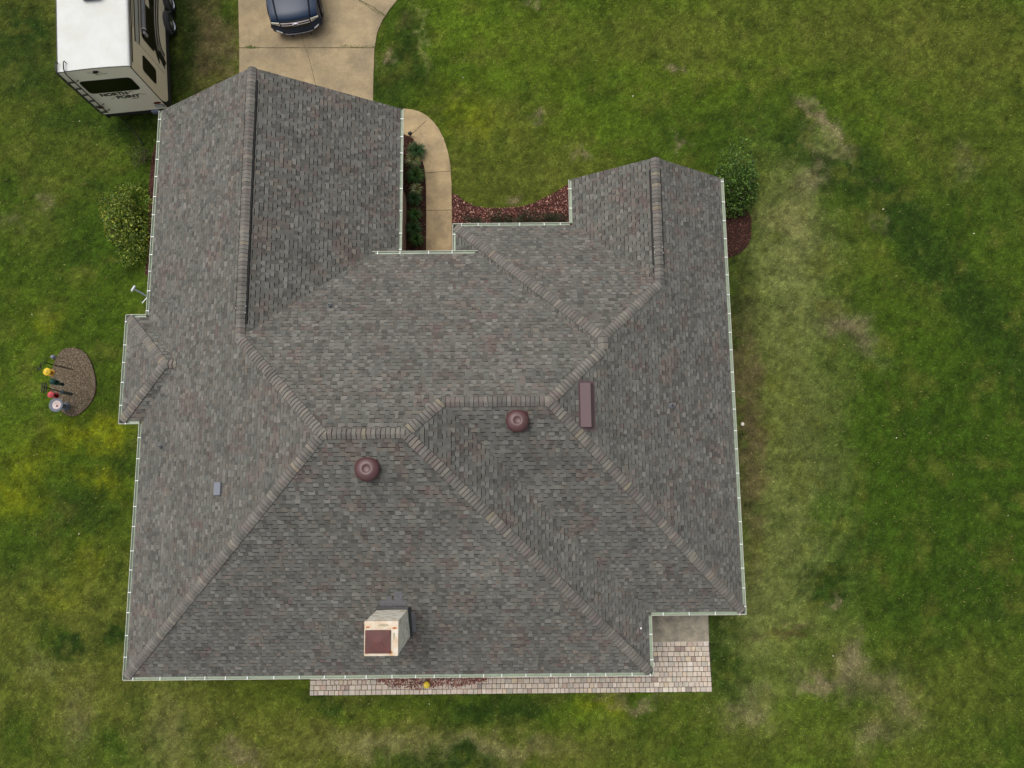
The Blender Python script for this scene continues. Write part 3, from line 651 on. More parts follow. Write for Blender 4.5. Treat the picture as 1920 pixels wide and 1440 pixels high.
RED=[lin(c) for c in((132,86,76),(106,66,58),(152,110,98),(84,50,44),(168,130,116),(64,40,36),(118,74,66))]
BRM=[lin(c) for c in((70,44,34),(54,34,28),(88,58,44),(44,28,24),(104,74,58))]
GRV=[lin(c) for c in((118,106,86),(98,88,70),(134,122,100),(86,76,62),(110,96,76),(150,140,122),(72,64,54))]
bed(bedA,(58,38,31)); bed(bedB,(66,42,36)); bed(bedC,(56,38,32)); bed(bedD,(70,48,40)); bed(oval,(108,92,74))
M_CH=mat('rock_chip',attr=True,rough=.9,spec=.3)
for poly,n,cl,sz,nm in((bedB,9500,RED,(.018,.042),'red_lava_rock'),(bedA,4200,BRM,(.015,.035),'wood_mulch'),(bedC,5200,BRM+RED[1:2]+RED[3:4],(.015,.035),'bark_mulch'),(bedD,3200,BRM+GRV[1:2],(.015,.035),'leaf_mulch'),(oval,11000,GRV,(.01,.024),'pea_gravel')):
    tag(chips(poly,n,cl,sz).build(nm,M_CH),kind='stuff')
# lava rock spilled on the pavers
xs0,xs1=P2(708,1290)[0],P2(912,1290)[0]
m=MB(); sp=MB()
for k in range(1900):
    t=random.random(); px=708+204*t; lim=1272+ (4+14*math.exp(-((px-780)/34)**2)+9*math.exp(-((px-850)/40)**2)+9*math.exp(-((px-735)/14)**2))*1.35*random.uniform(.2,1)**.5
    py=random.uniform(1262,lim); q=at(px+random.gauss(0,2),py); s=random.uniform(.014,.034); c_=jit(random.choice(RED),.35,.06); th=random.uniform(0,6.28); z=.035+random.uniform(0,.02)
    ps=[Vector((q.x+s*math.cos(th+j*1.2566)*random.uniform(.6,1.1),q.y+s*math.sin(th+j*1.2566)*random.uniform(.6,1.1),z+random.uniform(-.006,.01))) for j in range(5)]
    cpt=Vector((q.x,q.y,z-.02)); sp.face(ps,c_)
    for j in range(5): sp.face([ps[j],cpt,ps[(j+1)%5]],c_)
tag(sp.build('spilled_lava_rock',M_CH),kind='stuff')
# border of the oval bed
m=MB()
for k in range(len(oval)):
    a,b=oval[k],oval[(k+1)%len(oval)]
    m.tube([(a[0],a[1],0),(b[0],b[1],0)],.016,6,cap=False)
tag(m.build('bed_edging',mat('dark_edging',(58,44,36),.9,var=.2)),'low brown edging ring around the oval gravel bed with the feeders','garden edging')

# ------------------------------------------------------------------ plants
def leafcloud(name,loc_,rad,n,cols,ls,parent,h0=0.1,lump=.30,seed=1,tip=None,mesh_only=False):
    r=np.random.default_rng(seed)
    d=r.normal(size=(n,3)); d/=np.linalg.norm(d,axis=1)[:,None]; 
    nl=14; ld=r.normal(size=(nl,3)); ld/=np.linalg.norm(ld,axis=1)[:,None]
    amp=1+lump*(np.exp(-((1-d@ld.T)/.16)).sum(1)-.9)
    rr=(r.random(n)**.38)*amp
    p=d*rr[:,None]*np.array(rad); p[:,2]=np.abs(p[:,2]+rad[2]*.9*0); z=p[:,2]
    gap=fbm(p[:,0]*1.0+50,p[:,1]*1.0+50,2.2,seed+5)>.40; p,d,rr=p[gap],d[gap],rr[gap]; n=len(p)
    p[:,2]+=h0
    a=r.normal(size=(n,3)); a+=d*.8; a/=np.linalg.norm(a,axis=1)[:,None]; b=np.cross(a,r.normal(size=(n,3))); b/=np.linalg.norm(b,axis=1)[:,None]
    L=r.uniform(ls*.6,ls*1.3,n)[:,None]; W_=L*.42
    q=np.stack([p-a*L*.5,p+b*W_*.5,p+a*L*.5,p-b*W_*.5],1)
    ci=r.integers(0,len(cols),n); c_=np.array([cols[i] for i in ci])*np.clip(r.lognormal(0,.28,n),.5,2)[:,None]
    if tip is not None:
        tw=tip(p,rr,r); 
        c_=np.where(tw[:,None],np.array(lin((168,142,44)))*r.uniform(.6,1.3,(n,1)),c_)
    me_o=npmesh(name,q.reshape(-1,3),np.arange(n*4).reshape(-1,4),np.repeat(c_,4,axis=0),mat('shrub_leaf',attr=True,rough=.55,spec=.35)); me_o.parent=parent
    return me_o
def shrub(name,px,py,rad,n,cols,ls,label,seed,tip=None,group=None):
    b=at(px,py); o=empty(name,(b.x,b.y,0)); tag(o,label,'shrub',group)
    m=MB()
    for k in range(7):
        a=k*.9+seed; m.tube([(0,0,0),(math.cos(a)*rad[0]*.3,math.sin(a)*rad[1]*.3,rad[2]*.5),(math.cos(a+.3)*rad[0]*.6,math.sin(a+.3)*rad[1]*.6,rad[2]*.8)],[.03,.02,.008],6)
    m.build('stem',mat('bark',(84,70,54),.9,var=.2),o)
    leafcloud('foliage',None,rad,n,cols,ls,o,seed=seed,tip=tip); return o
YG=[lin(c) for c in((116,132,42),(98,120,36),(76,98,30),(140,144,50),(106,124,42),(60,80,26),(86,108,34))]
shrub('shrub',250,425,(1.02,1.6,1.5),9000,YG,.1,'large yellow-green shrub with orange tipped leaves beside the left gutter',3,tip=lambda p,rr,r:(r.random(len(p))<np.clip(.02+.5*(-p[:,0]/1.2)-.12,0,.4)*(rr>.8)))
shrub('shrub',272,300,(.45,.6,.5),520,[lin(c) for c in((70,84,40),(58,72,34),(84,92,52))],.08,'small sparse grey-green shrub just north of the big yellow-green shrub',5)
shrub('shrub',1371,366,(.98,1.12,1.6),7500,[lin(c) for c in((64,92,28),(48,72,22),(80,110,36),(36,54,18),(58,84,28),(98,126,48))],.11,'dense dark green shrub at the right gable corner',8)
for k,px in enumerate((900,945,990,1035)):
    shrub('hedge_shrub',px,416,(.62,.3,.55),1500,[lin(c) for c in((38,50,26),(30,40,22),(50,64,34))],.06,['clipped low shrub under the north eave, nearest the walkway','clipped low shrub under the north eave, second from the walkway','clipped low shrub under the north eave, third from the walkway','clipped low shrub under the north eave, in the corner by the right wing'][k],20+k,group='low shrubs along the north eave above red rock')
def tuft(px,py,R_,n,cols,label,seed):
    b=at(px,py); o=empty('grass_plant',(b.x,b.y,0)); tag(o,label,'plant','strappy grass plants in the mulch bed by the walkway')
    rs=random.Random(seed); m=MB()
    for k in range(n):
        a=rs.uniform(0,6.283); r=R_*rs.uniform(.55,1.1); h=R_*rs.uniform(.5,1.05); w_=rs.uniform(.008,.016); dx,dy=math.cos(a),math.sin(a)
        pts=[(.03,.0),(.3,.75),(.65,1.0),(1.0,.72)]; c_=cols[rs.randrange(len(cols))]; c_=tuple(v*rs.uniform(.6,1.5) for v in c_)
        rows=[[],[]]
        for j,(rr,hh) in enumerate(pts):
            ww=w_*(1-.8*j/3); rows[0].append((dx*r*rr-dy*ww,dy*r*rr+dx*ww,h*hh)); rows[1].append((dx*r*rr+dy*ww,dy*r*rr-dx*ww,h*hh))
        m.grid(rows,smooth=False,col=c_)
    m.build('leaves',mat('strap_leaf',attr=True,rough=.6,spec=.35),o)
GD=[lin(c) for c in((60,92,44),(46,76,34),(74,104,60),(36,60,30))]; GV=[lin(c) for c in((150,150,100),(120,128,76),(176,170,128),(90,104,52))]
GM=[lin(c) for c in((58,90,36),(44,74,28),(78,108,48))]
for k,(px,py,R_,n,cl,lb) in enumerate([(782,288,.42,420,GD,'big blue-green grass plant overhanging the walkway curve'),(776,304,.36,260,GV,'large cream striped grass plant beneath the blue-green one'),
  (780,333,.42,300,GM,'bright green grass plant below the cream striped one'),(781,358,.3,170,GV,'small cream striped grass plant halfway down the bed'),(777,376,.36,220,GD,'dark grass plant just below the small cream striped one'),
  (779,406,.34,210,GM,'green grass plant in the lower half of the bed'),(776,432,.38,240,GD,'dark blue-green grass plant near the bottom of the bed'),(781,452,.34,220,GM,'last green grass plant against the porch gutter')]): tuft(px,py,R_,n,cl,lb,k)
# ------------------------------------------------------------------ small garden objects
def simple(name,px,py,label,cat,z=0,group=None):
    b=at(px,py,z); o=empty(name,(b.x,b.y,0)); tag(o,label,cat,group); return o
M_BK=mat('black_iron',(20,20,20),.5)
# shepherd's hook
base=at(137,693); o=empty('shepherd_hook',(base.x,base.y,0)); tag(o,"tall thin black shepherd's hook standing in the oval gravel bed",'garden hook')
L=lambda px,py,z:tuple(at(px,py,z)-Vector((base.x,base.y,0)))
tp=at(80.5,679.5,2.15)-Vector((base.x,base.y,0))
m=MB(); m.tube([(0,0,-.1),(tp.x*.5,tp.y*.5,1.1) if False else L(108,686,1.1),L(84,680,2.1)],.019,6); m.tube([L(84,680,2.1),L(79,680.5,2.15),L(76,684,2.1),L(76,688,2.0),L(78,691,1.95)],.016,6,); m.build('pole',M_BK,o)
m=MB(); m.tube([L(84,680,2.1),L(84,673,2.15),L(88,668,2.15)],.007,6); m.tube([L(77,686,2.05),L(73,690,2.1)],.007,6)
for a in range(5):
    q=Vector(L(72.5,690,2.12)); m.face([q,q+Vector((.1*math.cos(a*1.25),.1*math.sin(a*1.25),.02)),q+Vector((.1*math.cos(a*1.25+.6),.1*math.sin(a*1.25+.6),-.02))])
m.build('scroll',M_BK,o)
def feeder(px,py,z,r,h,col,col2,label,n=24,hang=None):
    b=at(px,py,z); o=empty('bird_feeder',(b.x,b.y,0)); tag(o,label,'bird feeder','bird feeders by the oval bed')
    m=MB(); m.lathe([(r*.98,z-.02),(r,z),(r*.8,z+.035),(r*.45,z+.06),(r*.42,z+.075),(r*.2,z+.085),(0,z+.086)],(0,0,0),n); m.build('lid',mat('feeder_lid_'+str(col[0]),col,.4),o)
    m=MB(); m.lathe([(r*.5,z-.03),(r*.45,z-h*.8),(0,z-h*.8)],(0,0,0),16); m.build('seed_tube',mat('feeder_tube_'+str(col2[0]),col2,.4),o)
    m=MB(); m.lathe([(0,z-h*.8-.02),(r*.9,z-h*.8-.02),(r*.95,z-h*.8+.02),(r*.8,z-h*.8)],(0,0,0),n); m.build('tray',mat('feeder_tray_'+str(col2[0]),col2,.5),o)
    m=MB(); m.tube([(0,0,z+.07),(0,0,z+.22)],.005,5); m.build('hanger',M_BK,o)
    return o
feeder(88,697,1.65,.145,.3,(232,196,60),(196,150,60),'round yellow topped bird feeder hanging from the tall hook')
feeder(98,715.5,1.5,.115,.28,(24,66,56),(20,50,44),'larger dark green domed bird feeder near the ringed pole')
feeder(109,719,1.2,.075,.3,(34,78,62),(28,58,48),'small dark green bird feeder right of the larger green one')
feeder(95,740,1.5,.12,.4,(206,84,92),(120,24,30),'red topped bird feeder between the ringed pole and the birdbath')
# ringed pole
base=at(119,737); o=empty('feeder_pole',(base.x,base.y,0)); tag(o,'dark pole with stacked curved arms and a black squirrel baffle over the gravel','feeder pole')
m=MB(); m.tube([(0,0,-.1),L(118,735.5,.9)],.02,8); m.tube([L(118,735.5,.9),L(91,728,2.0),L(80,725,2.2)],.018,6); m.build('pole',M_BK,o)
m=MB(); m.lathe([(.085,.0),(.07,.05),(.02,.09),(0,.09)],L(116,735,1.0),16); m.lathe([(.06,-.55),(.06,0),(.06,.01),(0,.012)],L(117,735.3,.98),16,mi=0); m.build('baffle',mat('grey_blue_tube',(70,80,84),.4),o)
for (px,z) in ((79,2.2),(83.5,2.05),(88,1.9)):
    q=Vector(L(px,727,z)); pts=[q+Vector((.02+.05*math.cos(t)-.05,.17*math.sin(t),.05*math.cos(t))) for t in np.linspace(-1.6,1.6,9)]
    m=MB(); m.tube(pts,.02,6); m.build('curved_arm',M_BK,o)
# birdbath
o=simple('birdbath',112,757,'grey birdbath with a pinkish wet bowl at the bottom of the oval bed','birdbath')
o.location=tuple(at(107,759.5,.6).xy)+(0,)
M_BB=mat('grey_stone',(92,98,108),.8,var=.12,scale=6)
m=MB(); m.lathe([(.16,0),(.17,.05),(.09,.12),(.075,.4),(.12,.52),(.2,.56)],(0,0,0),24); m.build('pedestal',M_BB,o)
m=MB(); m.lathe([(.1,.54),(.22,.58),(.27,.65),(.265,.67),(.24,.665),(.16,.655)],(0,0,0),32); bw=m.build('bowl',M_BB,o)
m=MB(); m.lathe([(.165,.652),(.15,.657),(.12,.64),(0,.63)],(.02,.0,0.01),28); m.lathe([(.04,.655),(.02,.68),(0,.685)],(.03,-.04,0),10,mi=1); m.build('basin',[mat('pinkish_basin',(176,160,156),.4,var=.1),mat('brown_leaf',(110,70,50),.8)],bw)
# small items
o=simple('garden_ornament',102,670,'small pale blue-grey ornament at the upper left edge of the oval bed','ornament')
m=MB(); m.lathe([(.07,0),(.09,.05),(.05,.1),(.07,.14),(0,.17)],(0,0,0),14); m.build('ornament_body',mat('blue_grey_glaze',(140,142,158),.3),o)
o=simple('path_light',770.5,256,'small black solar light at the point where the mulch bed meets the walkway curve','garden light')
m=MB(); m.lathe([(.02,0),(.02,.22),(.085,.24),(.09,.27),(.05,.32),(0,.33)],(0,0,0),16); m.build('lamp_head',mat('black_enamel',(26,30,32),.3),o)
b=at(800,1284.5,.25); o=empty('bird_feeder',(b.x,b.y,0)); tag(o,'yellow lidded feeder above the red rock on the pavers under the south eave','bird feeder')
m=MB(); m.lathe([(.11,.24),(.118,.26),(.10,.275),(.075,.28),(.07,.30),(0,.302)],(0,0,0),28); m.build('lid',mat('yellow_lid',(214,188,58),.4),o)
m=MB(); m.lathe([(.1,.03),(.11,.06),(.085,.24),(0,.24)],(0,0,0),20); m.build('jar',mat('amber_jar',(190,150,60),.3),o)
b=at(1392,795.5,.06); o=empty('ball',(b.x,b.y,0)); tag(o,'small off-white ball on the grass by the right gutter','ball')
m=MB(); m.lathe([(.075*math.sin(t),.07-.07*math.cos(t)) for t in np.linspace(.02,3.12,12)],(0,0,0),16); m.build('ball_shell',mat('off_white_rubber',(224,218,200),.5,var=.06),o)
# fallen leaves on the lawn
for (px,py,lb) in [(1187,180,'north of the right gable'),(868,145,'on the lawn east of the driveway'),(1656,392,'in the dark grass band right of the tan patch'),(1826,438,'near the far right edge, upper half'),(1890,967,'near the far right edge, lower half'),(1562,1230,'south of the dark triangular grass patch'),(148,1001,'left of the house, level with the chimney'),(805,1320,'just below the yellow lidded feeder'),(60,590,'northwest of the oval gravel bed'),(149,227,'below the trailer ladder corner'),(1681,821,'well to the right of the off-white ball')]:
    q=at(px,py,.02); a=random.uniform(0,3); s=random.uniform(.03,.045); m=MB()
    m.grid([[(-s,0,0),(-.4*s,.45*s,.01)],[(0,-.3*s,.012),(.2*s,.4*s,.02)],[(.7*s,-.3*s,.01),(s,0,.005)]],smooth=False)
    o=m.build('fallen_leaf',mat('pale_leaf',(206,200,176),.7)); o.location=(q.x,q.y,.012); o.rotation_euler=(0,0,a)
    tag(o,'pale dry leaf '+lb,'leaf','pale fallen leaves scattered over the lawn')
m=MB()
for k in range(420):
    t=random.random(); q=at(1450+t*62+random.gauss(0,2),1184+t*8+random.gauss(0,4.2),.02); a=random.uniform(0,6.28); l=random.uniform(.03,.1)
    m.face([(q.x,q.y,.02),(q.x+.01*math.sin(a),q.y+.01,.03),(q.x+l*math.cos(a),q.y+l*math.sin(a)*.6,.05)],jit(lin((92,68,30)),.4,.1))
tag(m.build('wilted_weeds',mat('dead_weed',attr=True,rough=.9)),kind='stuff')

# ------------------------------------------------------------------ fifth wheel trailer
RVA=math.radians(5.5); rv=empty('travel_trailer',(-16.30,14.72,0),RVA)
tag(rv,'long white roofed travel trailer with beige walls and black swooshes parked left of the driveway','trailer')
M_RVR=mat('white_roof_membrane',(194,197,194),.6,var=.025,scale=1.5,col2=(186,188,180),sc2=1.1)
M_RVW=mat('cream_fibreglass',(243,237,214),.35,spec=.5,var=.02,scale=1)
M_RVS=mat('beige_fibreglass',(222,211,182),.35,spec=.5,var=.03,scale=1)
M_RVT=mat('black_trim',(24,22,24),.45)
M_GL=mat('tinted_window',(6,7,6),.35,spec=.35)
W_,LL,ZB,ZT=2.6,9.2,.68,3.58
def crown(x): return ZT+.06*math.sin(math.pi*max(0,min(1,x/W_)))
m=MB(); xs=[0,.02,.08,.3,.8,1.3,1.8,2.3,2.52,2.58,2.6]
def rz(x): return crown(x)-(.05 if x in(0,2.6) else .015 if x in(.02,2.58) else 0)
m.grid([[(x,y,rz(x)) for x in xs] for y in (0,LL)]); m.build('roof',M_RVR,rv)
m=MB(); m.face([(x,0,rz(x)-.004) for x in xs]+[(2.6,0,ZB),(0,0,ZB)]); m.build('rear_wall',M_RVW,rv)
m=MB(); m.face([(W_,0.35,ZB),(W_,LL,ZB),(W_,LL,ZT-.06),(W_,0,ZT-.06),(W_,0,1.28),(W_,.1,1.0),(W_,.2,.8)]); m.face([(W_-.003,0,ZB),(W_-.003,.4,ZB),(W_-.003,.1,1.3),(W_-.003,0,1.3)],None,1)
m.face([(0,0,ZB),(0,LL,ZB),(0,LL,ZT-.06),(0,0,ZT-.06)][::-1]); m.face([(0,LL,ZB),(W_,LL,ZB),(W_,LL,ZT-.05),(0,LL,ZT-.05)])
m.build('side_wall',[M_RVS,M_RVT],rv)
m=MB(); m.tube([(0-.004,0,ZB),(-.004,0,ZT-.05)],.018,6); m.tube([(2.604,0,ZB),(2.604,0,ZT-.05)],.018,6); m.tube([(x,-.006,rz(x)+.0) for x in xs],.014,6)
m.box((W_+.012,LL/2,ZT-.07),(.05,LL,.05)); m.box((-.012,LL/2,ZT-.07),(.04,LL,.06)); m.box((W_+.012,.35+LL/2-.2,3.36),(.012,LL-.3,.05),); m.build('trim',M_RVT,rv)
m=MB(); m.box((1.3,.06,.55),(2.62,.06,.26)); m.box((W_-.04,LL/2,.52),(.06,LL,.32)); m.box((.04,LL/2,.52),(.06,LL,.32)); m.build('skirt',mat('dark_skirt',(40,38,38),.6),rv)
m=MB(); m.box((1.3,LL/2,.62),(2.5,LL-.2,.08)); m.build('underbelly',M_DARK,rv)
def rpoly(pts,r=.12,n=5):
    out=[]; N_=len(pts)
    for i in range(N_):
        p0,p1,p2=Vector(pts[i-1]),Vector(pts[i]),Vector(pts[(i+1)%N_]); a=(p0-p1).normalized();b=(p2-p1).normalized()
        for k in range(n+1):
            t=k/n; q=p1+a*r*(1-t)**2+b*r*t**2; out.append((q.x,q.y))
    return out
def on_rear(pts,d): return [(x,-d,z) for x,z in pts]
def on_side(pts,d): return [(W_+d,y,z) for y,z in pts]
def plate(name,pts,fn,d,mt,parent=rv,th=None):
    m=MB(); a=fn(pts,d); b=fn(pts,.0); m.face(a); n=len(a)
    for i in range(n): m.face([a[i],b[i],b[(i+1)%n],a[(i+1)%n]])
    return m.build(name,mt,parent)
plate('window',rpoly([(.36,2.14),(2.27,2.13),(2.27,2.92),(.36,2.94)],.16),on_rear,.018,M_GL)
plate('window',rpoly([(.44,1.62),(1.08,1.62),(1.08,2.62),(.44,2.62)],.13),on_side,.018,M_GL)
plate('window',rpoly([(1.78,1.68),(3.42,1.68),(3.42,2.62),(1.78,2.62)],.14),on_side,.02,M_GL)
plate('window',rpoly([(3.8,1.62),(4.7,1.62),(4.7,2.5),(3.8,2.5)],.12),on_side,.018,M_GL)
# seam and horizontal bands on the side
m=MB(); m.box((W_+.004,1.37,2.0),(.006,.012,2.2)); m.build('panel_seam',mat('seam_grey',(120,112,96),.6),rv)
plate('stripe',[(1.3,3.08),(LL,3.08),(LL,3.15),(1.25,3.15)],on_side,.008,M_RVT)
plate('stripe',[(1.42,2.77),(LL,2.77),(LL,2.84),(1.38,2.84)],on_side,.008,M_RVT)
plate('stripe',[(1.3,2.84),(LL,2.84),(LL,3.08),(1.3,3.08)],on_side,.006,mat('silver_band',(172,172,164),.35))
plate('stripe',[(1.9,3.22),(LL,3.2),(LL,3.28),(1.7,3.25)],on_side,.008,mat('brown_band',(98,84,66),.4))
m=MB(); m.tube([(W_+.1,2.12,2.64),(W_+.1,LL-.5,2.64)],.085,12); aw=m.build('awning',mat('grey_awning',(92,92,94),.5),rv)
m=MB(); m.lathe([(.07,0),(.088,.01),(.088,.06),(.07,.07)],(W_+.1,2.12,2.64),12,R=Matrix.Rotation(math.pi/2,3,'X')); m.box((W_+.09,1.98,2.5),(.09,.12,.26),bev=.02); m.build('awning_end',mat('grey_cap',(150,150,150),.4),aw)
def bez(p,n=14):
    out=[]
    for k in range(n+1):
        t=k/n; a=[Vector(q) for q in p]
        while len(a)>1: a=[a[i].lerp(a[i+1],t) for i in range(len(a)-1)]
        out.append((a[0].x,a[0].y))
    return out
def swoosh(cl,w0,w1,mt,d=.01,wm=None):
    w0*=1.4;w1*=1.4;wm=(wm or 0)*1.5
    c_=bez(cl,20); n=len(c_); L_=[];R_=[]
    for i,(y,z) in enumerate(c_):
        a=Vector(c_[min(i+1,n-1)])-Vector(c_[max(i-1,0)]); a.normalize(); t=i/(n-1)
        ww=(w0+(w1-w0)*t)+(wm or 0)*math.sin(math.pi*t)
        L_.append((y-a.y*ww,z+a.x*ww)); R_.append((y+a.y*ww,z-a.x*ww))
    m=MB(); m.grid([on_side(L_,d),on_side(R_,d)],smooth=False); return m.build('swoosh',mt,rv)
BRN=mat('brown_graphic',(70,56,44),.4); SIL=mat('silver_graphic',(184,178,164),.4)
swoosh([(5.2,2.0),(3.4,1.75),(2.2,1.75),(1.75,1.35),(1.52,1.28)],.04,.0,M_RVT,.008,.11)
swoosh([(5.0,1.5),(3.6,1.75),(2.6,1.7),(1.9,1.5),(1.75,1.0)],.02,.02,M_RVT,.010,.06)
swoosh([(4.9,1.3),(3.5,1.55),(2.6,1.45),(2.1,1.3),(2.1,.86)],.02,.03,BRN,.012,.05)
swoosh([(4.8,1.15),(3.5,1.38),(2.6,1.38),(2.25,1.2),(2.2,.84)],.02,.035,M_RVT,.014,.01)
swoosh([(4.9,1.22),(3.6,1.48),(2.7,1.5),(2.15,1.3),(2.05,.86)],.012,.018,SIL,.016,.01)
swoosh([(5.0,1.4),(3.6,1.66),(2.6,1.62),(2.0,1.4)],.012,.01,SIL,.016,.01)
swoosh([(2.2,1.55),(1.9,1.35),(1.95,1.0),(1.8,.8)],.03,.1,M_RVT,.009,.06)
swoosh([(2.0,1.3),(1.75,1.1),(1.7,.95),(1.62,.84)],.02,.02,M_RVT,.011,.03)
# ladder
m=MB()
for x_ in (.03,.31):
    m.tube([(x_+.05,.30,ZT+.05),(x_+.02,.36,ZT+.12),(x_,.30,ZT+.13),(x_,.05,ZT+.12),(x_,-.06,ZT+.04),(x_,-.1,ZT-.1),(x_,-.1,.95)],.02,6)
lad=m.build('ladder',mat('black_ladder',(34,34,36),.4),rv)
for z in (3.08,2.66,2.24,1.82,1.41,1.0):
    m=MB(); m.box((.17,-.1,z),(.3,.045,.045)); m.build('rung',mat('black_ladder'),lad)
for z in (3.04,1.42,1.02):
    m=MB(); m.tube([(.31,-.1,z),(.42,-.03,z),(.42,-.0,z)],.011,5); m.lathe([(.025,0),(.025,.012),(0,.013)],(.42,-.01,z),8,R=Matrix.Rotation(math.pi/2,3,'X'))
    m.build('standoff',mat('black_ladder'),lad)
# rear details
def rcirc(cx,cz,rx,rz_,n=24): return [(cx+rx*math.cos(k*6.2832/n),cz+rz_*math.sin(k*6.2832/n)) for k in range(n)]
plate('rear_camera',rcirc(1.3,3.44,.1,.05),on_rear,.05,M_RVT)
M_TL=mat('red_lens',(92,26,24),.2)
plate('tail_light',rcirc(.18,1.2,.12,.06),on_rear,.03,M_TL); plate('tail_light',rcirc(2.38,1.14,.14,.06),on_rear,.03,M_TL)
pm=plate('plate_holder',rpoly([(2.2,.8),(2.54,.8),(2.54,1.0),(2.2,1.0)],.02),on_rear,.012,M_RVT); plate('number_plate',rpoly([(2.225,.815),(2.515,.815),(2.515,.985),(2.225,.985)],.015),on_rear,.018,mat('plate_white',(190,196,200),.4),pm)
def text(body,x,z,size,parent,mt,name='lettering',fn='rear',rot=0):
    cu=bpy.data.curves.new(name,'FONT'); cu.body=body; cu.size=size; cu.extrude=.002; cu.offset=.009
    to=bpy.data.objects.new(name,cu); COL.objects.link(to)
    dg=bpy.context.evaluated_depsgraph_get(); me=bpy.data.meshes.new_from_object(to.evaluated_get(dg)); COL.objects.unlink(to); bpy.data.objects.remove(to)
    for v_ in me.vertices: v_.co=Vector((x+v_.co.x*1.18,-.012+v_.co.z*-1,z+v_.co.y))
    me.materials.clear(); me.materials.append(mt); o=bpy.data.objects.new(name,me); COL.objects.link(o); o.parent=parent; return o
M_INK=mat('dark_lettering',(44,42,42),.5)
text('NORTH',.62,1.90,.25,rv,M_INK); text('POINT',1.12,1.66,.25,rv,M_INK)
def ln2(pts,wd,mt,name,d=.012):
    m=MB(); 
    for a,b in zip(pts[:-1],pts[1:]):
        a=Vector(a);b=Vector(b);t=(b-a).normalized();n=Vector((-t.y,t.x))*wd; m.face([(q.x,-d,q.y) for q in (a+n,b+n,b-n,a-n)])
    return m.build(name,mt,rv)
ln2([(1.56,1.90),(1.64,2.0),(1.70,1.97),(1.80,2.08),(1.90,1.98)],.009,M_INK,'mountain_mark'); ln2([(1.94,1.74),(2.04,1.88),(2.14,1.80),(2.30,1.80)],.009,M_INK,'mountain_mark')
ln2([(.86,1.66),(1.0,1.74),(1.08,1.80)],.007,M_INK,'mountain_mark'); ln2([(1.62,1.58),(1.9,1.59)],.014,M_INK,'small_caption')
ln2([(1.0,3.46),(1.12,3.36),(1.22,3.34),(1.3,3.22)],.007,M_INK,'mountain_mark'); ln2([(1.2,3.28),(1.4,3.24)],.006,M_INK,'mountain_mark'); ln2([(1.4,3.42),(1.5,3.28),(1.66,3.3)],.007,M_INK,'mountain_mark')
m=MB(); m.box((2.05,-.03,.55),(.34,.1,.2),bev=.02); m.build('hitch_box',mat('grey_blue_box',(104,112,130),.5),rv)
# air conditioner on roof
m=MB(); m.box((1.38,3.15,ZT+.2),(.72,1.0,.26),bev=.07); ac=m.build('air_conditioner',mat('dark_ac',(42,40,46),.5),rv)
for yy_ in (2.9,3.2): m=MB(); m.box((1.38,yy_,ZT+.335),(.5,.06,.012)); m.build('vent_slot',M_DARK,ac)
m=MB(); m.box((1.3,6.2,ZT+.12),(.4,.4,.12),bev=.03); m.build('roof_hatch',M_RVR,rv)
# wheels
def wheel(parent,c_,r=.38,wd=.24,side=1,rimc=(200,202,204)):
    R=Matrix.Rotation(math.pi/2*side,3,'Y')
    m=MB(); m.lathe([(r*.6,-wd/2),(r*.95,-wd/2),(r,-wd*.3),(r,wd*.3),(r*.95,wd/2),(r*.64,wd/2)],c_,32,R=R); t=m.build('wheel',mat('tyre_rubber',(22,22,22),.8),parent)
    m=MB(); m.lathe([(r*.64,wd*.48),(r*.6,wd*.3),(r*.25,wd*.34),(r*.2,wd*.5),(0,wd*.52)],c_,24,R=R); rim=m.build('rim',mat('chrome_rim',rimc,.2,metal=.9),t)
    m=MB()
    for k in range(8):
        a=k*.785; m.box(Vector(c_)+R@Vector((r*.43*math.cos(a),r*.43*math.sin(a),wd*.345)),(.05,.05,.02),R=R)
    m.build('rim_hole',M_DARK,rim)
for y_ in (3.9,4.9): wheel(rv,(2.66,y_,.38)); wheel(rv,(-.06+.05,y_,.38),side=-1)
m=MB()
for y_ in (3.9,4.9):
    a_=[(y_+.5*math.cos(t),.38+.5*math.sin(t)) for t in np.linspace(0,math.pi,14)]; b_=[(y_+.41*math.cos(t),.38+.41*math.sin(t)) for t in np.linspace(0,math.pi,14)]
    m.grid([[(2.74,y,z) for y,z in a_],[(2.78,y,z) for y,z in b_]],smooth=True); m.grid([[(2.58,y,z) for y,z in a_],[(2.74,y,z) for y,z in a_]])
m.build('fender',mat('grey_fender',(60,60,62),.45),rv)
m=MB(); m.box((1.3,LL+.5,1.6),(.5,1.0,.3)); m.box((.7,LL-.9,.4),(.1,.1,.8)); m.box((1.9,LL-.9,.4),(.1,.1,.8)); m.build('hitch_frame',M_RVT,rv)
# power cord from the trailer
pts=[at(222,217,.3),at(232,226,.03),at(246,240,.02),at(256,253,.02),at(268,272,.02)]
m=MB(); m.tube([Vector((p.x,p.y,p.z+.01)) for p in pts],.016,6); tag(m.build('power_cord',mat('cord_black',(24,26,22),.6)),'black power cord trailing over the grass from the trailer to the house','cord')

# ------------------------------------------------------------------ SUV
b=at(561,60,.45); car=empty('suv',(b.x-.02,b.y,0),0); CA=math.radians(9.0); car.rotation_euler=(0,0,CA); car.scale=(1.07,1.07,1.0)
tag(car,'dark blue-black SUV with chrome grille parked nose down on the concrete driveway','car')
M_PT=mat('dark_blue_paint',(26,44,66),.3,spec=.25,coat=.05,var=.02,scale=1); M_CR=mat('chrome',(232,230,238),.3,metal=.35); M_HL=mat('headlight_lens',(214,212,196),.2,coat=.5)
